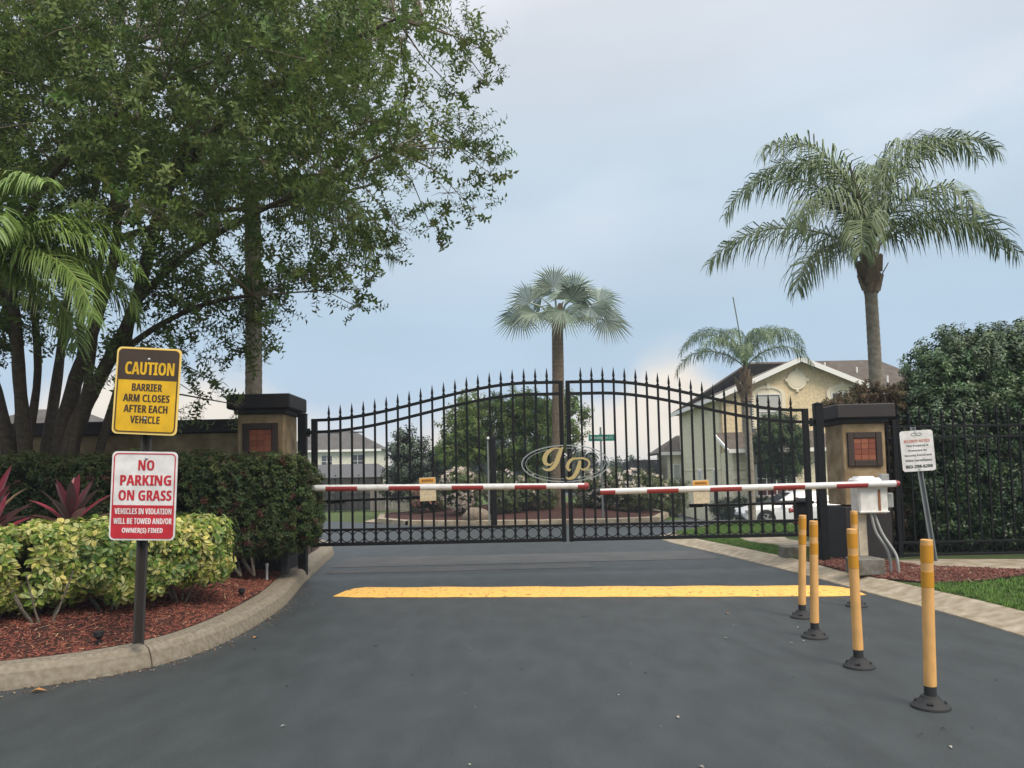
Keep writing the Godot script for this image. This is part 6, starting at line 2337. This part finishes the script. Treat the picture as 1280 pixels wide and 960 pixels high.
func fan_palm():
	var top := Vector3(1.64, 6.9, -26)
	var o := palm("fan_palm", "silver green fan palm on the island behind the middle of the gate", Vector3(1.45, 0.2, -26), Vector3(1.62, 6.6, -26), 0.22, 0.19, "")
	o.get_child(0).material_override = mat("bark_tan", Color(0.36, 0.29, 0.22), 0.95, {"tex": "bark", "scale": Vector3(2, 3, 2), "tex2": "stain", "scale2": 0.9, "bump": 1.2})
	mat("fan_leaf", Color(1, 1, 1), 0.5, {"tint": true, "back": 0.3, "spec": 0.4})
	boots(o, Vector3(1.64, 6.7, -26), 0.34, 0.9, 14, mats.boot)
	# where each blade begins, which way it points, which way it faces
	for f in [
		[Vector3(-0.12, 0.95, 0.1), Vector3(-0.05, 1, 0.1), Vector3(0.1, 0.1, 1)], [Vector3(0.55, 0.72, 0.15), Vector3(0.45, 0.9, 0.1), Vector3(0.3, 0.0, 1)],
		[Vector3(-0.94, 0.40, 0.3), Vector3(-0.75, 0.5, 0.2), Vector3(-0.3, 0.4, 1)], [Vector3(-1.25, -0.08, 0.2), Vector3(-0.9, -0.45, 0.1), Vector3(-0.2, 0.6, 1)],
		[Vector3(1.40, 0.45, -0.1), Vector3(0.95, 0.35, 0), Vector3(0.2, 0.5, 1)], [Vector3(1.10, 0.20, 0.35), Vector3(0.3, -0.9, 0.3), Vector3(0.3, 0.4, 1)],
		[Vector3(1.62, -0.18, 0), Vector3(0.9, -0.55, 0), Vector3(0.2, 0.6, 1)], [Vector3(0.12, 0.0, 0.85), Vector3(0.15, -1, 0.35), Vector3(0.1, 0.3, 1)],
		[Vector3(-0.5, 0.75, -0.5), Vector3(-0.4, 0.8, -0.4), Vector3(0.4, 0.5, -0.8)], [Vector3(0.3, 0.7, -0.7), Vector3(0.3, 0.7, -0.6), Vector3(0.1, 0.7, 0.7)],
		[Vector3(-0.6, 0.15, -1.0), Vector3(-0.5, 0.1, -0.8), Vector3(-0.3, 1, -0.2)], [Vector3(0.7, 0.1, -1.0), Vector3(0.5, -0.1, -0.9), Vector3(0.3, 1, -0.2)],
		[Vector3(-0.75, -0.05, 0.75), Vector3(-0.5, -0.6, 0.5), Vector3(-0.3, 0.5, 1)], [Vector3(0.45, 0.42, 0.65), Vector3(0.35, 0.4, 0.6), Vector3(0.2, 0.9, 0.2)],
	]:
		var g := Geo.new()
		g.tinted = true
		var d: Vector3 = f[1].normalized()
		var col := vary(Color(0.31, 0.375, 0.30), 0.16, 0.05)
		var hub: Vector3 = f[0]
		g.col = col * 1.1
		g.tube([Vector3(0, -0.3, 0), hub * 0.55 + Vector3(0, 0.06, 0), hub], [0.05, 0.034, 0.026], 6, false)
		var u: Vector3 = (f[2] - d * d.dot(f[2])).normalized()
		var s := d.cross(u)
		var n := 34
		var rr: float = 1.02 * rng.randf_range(0.92, 1.08)
		for i in n:
			var a := lerpf(-1.95, 1.95, float(i) / (n - 1))
			var ax := d * cos(a) + s * sin(a)
			var wv := -d * sin(a) + s * cos(a)
			var cup := u * 0.16
			var half := 0.5 * 3.9 / n
			var l := rr * rng.randf_range(0.88, 1.05) * (1.0 - 0.10 * absf(a) / 1.95)
			var m0: Vector3 = hub + ax * l * 0.55 + cup * 0.6
			var m1: Vector3 = m0 + wv * l * 0.55 * half * 0.86 - u * 0.022
			var m2: Vector3 = m0 - wv * l * 0.55 * half * 0.86 - u * 0.022
			var tip: Vector3 = hub + ax * l * 0.98 + cup * 0.3 - Vector3(0, 0.13 + rng.randf() * 0.09, 0)
			g.col = col * rng.randf_range(0.6, 1.3)
			g.tri(hub, m1, m0 + u * 0.018)
			g.tri(hub, m0 + u * 0.018, m2)
			g.tri(m1, tip, m0 + u * 0.018)
			g.tri(m0 + u * 0.018, tip, m2)
		var fr := put("frond", g, mats.fan_leaf, o)
		fr.position += top


# ---------------------------------------------------------------- plants beyond the gate

func tree(called: String, label: String, cat: String, foot: Vector3, trunks: Array, blobs: Array, per: float, color: Color, kind := "broad", size := 1.0, group := "", m: Material = null) -> Node3D:
	var o := thing(called, label, cat, foot, group)
	var bl := []
	for b in blobs:
		bl.append([foot + b[0], b[1]])
	for t in trunks:
		var pts := []
		for p in t[0]:
			pts.append(foot + p)
		pts = smooth_path(pts, 4)
		var r := []
		for k in pts.size():
			r.append(lerpf(t[1], t[1] * 0.35, float(k) / pts.size()))
		var g := Geo.new()
		g.tube(pts, r, 8)
		put("trunk", g, mats.bark_brown, o)
	crown(o, kind, m if m else mats.leaf, bl, per, color, size)
	return o


func make_far_plants():
	var mag := []
	for i in 26:
		var y := rng.randf_range(0.5, 3.2)
		var w := (3.5 - y) * 0.36 + 0.1
		mag.append([Vector3(rng.randf_range(-w, w), y, rng.randf_range(-w, w)), rng.randf_range(0.28, 0.42)])
	tree("magnolia", "dark glossy conical magnolia behind the left gate leaf", "tree", Vector3(-3.85, 0, -29), [[[Vector3.ZERO, Vector3(0.03, 1.5, 0), Vector3(0, 3.0, 0)], 0.07]], mag, 260.0, Color(0.048, 0.068, 0.034), "broad", 0.9, "", mats.leaf_glossy)
	var ds := []
	for i in 12:
		ds.append([Vector3(rng.randf_range(-0.6, 0.6), rng.randf_range(0.7, 2.0), rng.randf_range(-0.5, 0.5)), rng.randf_range(0.3, 0.45)])
	tree("small_tree", "small dark rounded tree between the magnolia and the light green tree", "tree", Vector3(-2.55, 0, -31), [[[Vector3.ZERO, Vector3(0.02, 0.6, 0), Vector3(0, 1.4, 0)], 0.05]], ds, 240.0, Color(0.04, 0.065, 0.03), "broad", 0.8)
	var isl := []
	for q in [[-1.6, 3.3, 0.6], [-1.0, 3.75, 0.6], [-0.3, 3.65, 0.65], [0.3, 3.85, 0.6], [0.9, 3.7, 0.65], [1.4, 3.4, 0.6], [-1.5, 2.6, 0.65], [-0.8, 2.9, 0.7], [0.0, 2.9, 0.75], [0.7, 2.8, 0.7], [1.4, 2.6, 0.65], [-1.7, 1.9, 0.55], [-0.9, 2.1, 0.65], [-0.1, 2.0, 0.7], [0.8, 2.0, 0.65], [1.5, 1.8, 0.55], [-1.2, 1.4, 0.5], [0.3, 1.4, 0.5], [1.2, 1.2, 0.45]]:
		for z in [-0.7, 0.5]:
			isl.append([Vector3(q[0] + rng.randf_range(-0.25, 0.25), q[1] + rng.randf_range(-0.2, 0.2), z), q[2] * 0.85])
	tree("island_tree", "light green spreading tree on the island behind the gate, left of the fan palm", "tree", Vector3(-0.45, 0.3, -28), [[[Vector3(-0.3, 0, 0), Vector3(-0.5, 0.9, 0), Vector3(-1.1, 2.3, 0)], 0.07], [[Vector3(0, 0, 0), Vector3(0.1, 1.0, 0.1), Vector3(0.1, 2.8, 0.1)], 0.08], [[Vector3(0.2, 0, 0), Vector3(0.7, 0.9, 0), Vector3(1.3, 2.2, 0)], 0.065]], isl, 150.0, Color(0.155, 0.225, 0.062), "broad", 0.85)
	var it2 := []
	for q in [[0, 3.6, 0.6], [0.5, 3.9, 0.5], [0.9, 3.5, 0.5], [0.2, 2.9, 0.6], [0.8, 2.7, 0.5], [-0.4, 3.1, 0.5], [0.3, 2.1, 0.5], [-0.3, 2.2, 0.5]]:
		it2.append([Vector3(q[0], q[1], rng.randf_range(-0.3, 0.3)), q[2]])
	tree("island_tree", "light green tree peeping out right of the fan palm trunk", "tree", Vector3(1.6, 0.3, -29.5), [[[Vector3.ZERO, Vector3(0.1, 1.2, 0), Vector3(0.3, 3.0, 0)], 0.07]], it2, 170.0, Color(0.15, 0.215, 0.06), "broad", 0.85)
	# oleanders, some in flower
	var ole := "oleander shrubs on the island"
	for e in [
		[Vector3(-1.75, 0.15, -24.9), 0.65, 1.5, Color(0.85, 0.74, 0.66), 26, "oleander with pale cream flowers at the left end of the island"],
		[Vector3(-3.0, 0.1, -27.0), 0.6, 1.1, Color(0.62, 0.30, 0.28), 20, "low shrub with dusty pink flowers left of the pale oleander"],
		[Vector3(-0.3, 0.25, -25.2), 0.75, 1.3, Color(0.8, 0.7, 0.62), 5, "green shrub on the island left of the dark post"],
		[Vector3(0.6, 0.3, -25.6), 0.7, 1.1, Color(0.8, 0.7, 0.62), 4, "green shrub on the island at the foot of the fan palm"],
		[Vector3(2.9, 0.2, -26.0), 0.8, 1.35, Color(0.86, 0.80, 0.72), 22, "oleander with white flowers under the green street sign"],
		[Vector3(3.9, 0.15, -25.4), 0.7, 1.35, Color(0.86, 0.76, 0.68), 14, "oleander with a few white flowers right of the street sign"],
		[Vector3(4.7, 0.1, -26.6), 0.7, 1.25, Color(0.82, 0.72, 0.62), 10, "grey green oleander at the right end of the island"],
		[Vector3(5.6, 0.0, -28.5), 0.75, 1.15, Color(0.8, 0.7, 0.6), 3, "low olive shrub beyond the right end of the island"],
	]:
		var bl := []
		for i in 9:
			var a := i * 2.4
			bl.append([Vector3(cos(a) * e[1] * 0.6, e[2] * rng.randf_range(0.25, 0.8), sin(a) * e[1] * 0.6), e[1] * 0.5])
		var o := tree("oleander", e[5], "shrub", e[0], [[[Vector3.ZERO, Vector3(0.05, 0.3, 0), Vector3(0.15, 0.8, 0)], 0.02], [[Vector3.ZERO, Vector3(-0.08, 0.3, 0), Vector3(-0.25, 0.8, 0)], 0.02]], bl, 420.0, Color(0.135, 0.165, 0.075), "ficus", 1.1, ole)
		var xfs := []
		var cols := []
		for i in e[4] * 5:
			var d := rand_dir()
			xfs.append(Transform3D(along(d, 1.0, rng.randf() * 6.0), e[0] + Vector3(d.x * e[1], e[2] * (0.55 + 0.45 * d.y) + 0.1, absf(d.z) * e[1])))
			cols.append(vary(e[3], 0.15, 0.05))
		scatter("blossom", sprig("flower"), mats.leaf, xfs, cols, o)
	# tree and bushes before the peach house
	var tr := []
	for i in 24:
		var d := rand_dir()
		tr.append([Vector3(d.x * 0.75, 3.4 + d.y * 1.15, d.z * 0.75), rng.randf_range(0.38, 0.55)])
	tree("house_tree", "dark green round headed tree before the peach house, left of the right gate post", "tree", Vector3(12.0, drop(12, -33.6), -34.4), [[[Vector3.ZERO, Vector3(0.03, 1.2, 0), Vector3(0, 2.8, 0)], 0.07]], tr, 240.0, Color(0.075, 0.12, 0.042), "broad", 0.85)
	for e in [[Vector3(9.6, 0, -34.5), 1.15, 0.72, "clipped dark bush before the pale side wall of the peach house"], [Vector3(10.9, 0, -35.0), 1.1, 0.75, "rounded dark bush below the quoins of the peach house"], [Vector3(12.2, 0, -35.3), 1.0, 0.7, "dark bush under the wide front window, behind the white car"], [Vector3(7.4, 0, -38), 1.0, 0.8, "olive green bush beside the dark pool cage"]]:
		var f: Vector3 = e[0]
		f.y = drop(f.x, f.z)
		var bl := []
		for i in 9:
			var a := i * 2.4
			bl.append([Vector3(cos(a) * e[2] * 0.6, e[1] * rng.randf_range(0.3, 0.85), sin(a) * e[2] * 0.5), e[2] * 0.5])
		tree("bush", e[3], "bush", f, [[[Vector3.ZERO, Vector3(0, 0.3, 0), Vector3(0.05, 0.6, 0)], 0.03]], bl, 420.0, Color(0.032, 0.055, 0.026) if f.x > 8 else Color(0.09, 0.11, 0.05), "ficus", 1.15, "bushes before the right-hand house")
	# far trees on the skyline, one by one
	var k := 0
	for e in [[4.4, -70, 3.0, 2.2], [6.5, -74, 3.6, 2.4], [9.0, -72, 3.2, 2.4], [11.3, -76, 4.0, 2.5], [13.6, -70, 3.0, 2.4], [15.0, -60, 3.2, 2.2], [-6.0, -72, 5.0, 2.6], [-2.5, -76, 5.4, 2.8], [1.0, -72, 4.6, 2.6]]:
		var bl := []
		for i in 10:
			var d := rand_dir()
			bl.append([Vector3(d.x * e[3] * 0.7, e[2] * 0.6 + d.y * e[2] * 0.3, d.z * e[3] * 0.5), e[3] * 0.42])
		tree("distant_tree", "distant tree on the skyline, %s from the left" % ["fourth", "fifth", "sixth", "seventh", "eighth", "last", "first", "second", "third"][k], "tree", Vector3(e[0], drop(e[0], e[1]), e[1]), [[[Vector3.ZERO, Vector3(0, e[2] * 0.3, 0), Vector3(0, e[2] * 0.6, 0)], 0.12]], bl, 60.0, Color(0.06, 0.085, 0.045), "broad", 2.2, "distant trees")
		k += 1


func make_small_things():
	mat("black_plastic", Color(0.014, 0.014, 0.015), 0.5)
	mat("pvc_white", Color(0.7, 0.7, 0.67), 0.5)
	mat("lamp_glass", Color(0.75, 0.68, 0.50), 0.15)
	mat("stone", Color(0.46, 0.38, 0.30), 0.95, {"tex": "rough", "scale": 1.5, "tex2": "stain", "scale2": 1.0, "bump": 1.5})
	mat("dead_leaf", Color(0.33, 0.16, 0.05), 0.85)
	mat("pale_scrap", Color(0.48, 0.45, 0.38), 0.85)
	# garden lights in the mulch
	for e in [[Vector3(-3.30, 0.17, -6.16), "stubby black garden light in the mulch left of the sign post"], [Vector3(-3.03, 0.15, -8.6), "stubby black garden light in the mulch beyond the end of the yellow hedge"]]:
		var o := thing("garden_light", e[1], "garden light", e[0], "garden lights in the mulch")
		var g := Geo.new()
		g.tube([Vector3(0, -0.05, 0), Vector3(0, 0.05, 0)], [0.014, 0.014], 10)
		put("stake", g, mats.black_plastic, o, true)
		g = Geo.new()
		g.lathe([[0.02, 0.03], [0.036, 0.05], [0.038, 0.085], [0.03, 0.09], [0.0, 0.086]], 14)
		put("head", g, mats.black_plastic, o, true)
	# white riser pipe by the hedge foot
	var o := thing("riser_pipe", "short white irrigation riser at the foot of the dark hedge by the gate", "pipe", Vector3(-3.2, 0.2, -10.0))
	var g := Geo.new()
	g.lathe([[0.016, -0.05], [0.016, 0.13], [0.022, 0.132], [0.022, 0.165], [0.0, 0.17]], 12)
	put("riser", g, mats.pvc_white, o, true)
	# dark camera post beyond the gate
	o = thing("camera_post", "square black post with a small white cap behind the left gate leaf", "post", Vector3(-0.56, 0, -22))
	g = Geo.new()
	g.box(Vector3(0, 1.28, 0), Vector3(0.17, 2.6, 0.17), 0.01)
	put("shaft", g, mats.iron, o, true)
	g = Geo.new()
	g.box(Vector3(-0.13, 2.54, 0.05), Vector3(0.08, 0.08, 0.12), 0.02)
	put("camera_head", g, mats.pvc_white, o, true)
	g = Geo.new()
	g.tube([Vector3(-0.14, 0.1, 0.0), Vector3(-0.14, 2.5, 0.0)], [0.025, 0.025], 8)
	put("cable_pipe", g, mats.conduit, o, true)
	# lantern on a hooked post
	o = thing("street_lantern", "bell shaped lantern hanging from a hooked black post beyond the gate crest", "street lamp", Vector3(2.35, 0.1, -22.4))
	g = Geo.new()
	var hook := smooth_path([Vector3(0.02, 0, 0), Vector3(0.02, 1.7, 0), Vector3(0.0, 1.88, 0), Vector3(-0.1, 1.97, 0), Vector3(-0.19, 1.9, 0), Vector3(-0.2, 1.76, 0)], 5)
	var hr := []
	for i in hook.size():
		hr.append(0.03 if i < 5 else 0.018)
	g.tube(hook, hr, 8)
	put("hooked_post", g, mats.iron, o, true)
	g = Geo.new()
	g.lathe([[0.19, 1.56], [0.17, 1.6], [0.09, 1.66], [0.04, 1.72], [0.02, 1.78], [0.0, 1.78]], 16, Vector3(-0.2, 0, 0))
	put("lamp_shade", g, mats.iron, o, true)
	g = Geo.new()
	g.lathe([[0.0, 1.36], [0.08, 1.39], [0.13, 1.46], [0.15, 1.555]], 16, Vector3(-0.2, 0, 0))
	put("lamp_globe", g, mats.lamp_glass, o, true)
	# boulder at the corner of the island
	g = Geo.new()
	g.ball(Vector3.ZERO, Vector3(0.42, 0.28, 0.32), 18)
	var n := FastNoiseLite.new()
	n.frequency = 1.4
	n.seed = 5
	for i in g.v.size():
		g.v[i] *= 1.0 + 0.28 * n.get_noise_3dv(g.v[i] * 2.0)
	var b := put("boulder", g, mats.stone)
	b.position = Vector3(-1.15, 0.24, -23.55)
	tag(b, "tan boulder under the pale oleander at the front of the island", "boulder")
	# litter on the asphalt
	var lf := Geo.new()
	lf.leaf(Vector3(-0.5, 0.02, 0), Vector3(1, 0.05, 0), Vector3.UP, 1.0, 0.55, 0.25, 0.05)
	for k in 3:
		var s := lf.mesh()
		var m := put("fallen_leaf", s, mats.dead_leaf)
		m.position = [Vector3(-3.28, 0.006, -5.36), Vector3(-2.36, 0.006, -7.05), Vector3(2.1, 0.006, -7.75)][k]
		m.basis = Basis(Vector3.UP, [0.3, 1.3, 2.2][k]) * Basis().scaled(Vector3.ONE * [0.11, 0.07, 0.055][k])
		tag(m, ["curled brown leaf on the road below the kerb at bottom left", "brown leaf on the road beside the bend of the left kerb", "small brown leaf on the road left of the close pair of bollards"][k], "fallen leaf", "fallen leaves on the road")
	var xfs := []
	var cols := []
	for i in 150:
		var x := rng.randf_range(-2.4, 3.6)
		var z := rng.randf_range(-9.0, -3.6)
		xfs.append(Transform3D(Basis(Vector3.UP, rng.randf() * TAU) * Basis().scaled(Vector3.ONE * (0.006 + 0.035 * pow(rng.randf(), 3.0))), Vector3(x, 0.005, z)))
		cols.append(vary(Color(0.3, 0.28, 0.24) if rng.randf() < 0.5 else Color(0.02, 0.02, 0.02), 0.3))
	for i in 500:
		var k := 4 + rng.randi() % 8
		var p: Vector3 = KERB_LEFT[k].lerp(KERB_LEFT[k + 1], rng.randf())
		var out: Vector3 = (KERB_LEFT[k + 1] - KERB_LEFT[k]).normalized().cross(Vector3.UP)
		p += out * absf(rng.randfn(0.02, 0.09))
		xfs.append(Transform3D(Basis(Vector3.UP, rng.randf() * TAU) * Basis().scaled(Vector3.ONE * rng.randf_range(0.008, 0.03)), p + Vector3(0, 0.005, 0)))
		cols.append(vary([Color(0.25, 0.15, 0.08), Color(0.16, 0.07, 0.045), Color(0.38, 0.33, 0.24)][rng.randi() % 3], 0.3))
	mat("litter", Color(1, 1, 1), 0.9, {"tint": true})
	tag(scatter("road_debris", lf.mesh(), mats.litter, xfs, cols), "tiny pale and dark scraps of leaf scattered over the asphalt", "debris", "", "stuff")
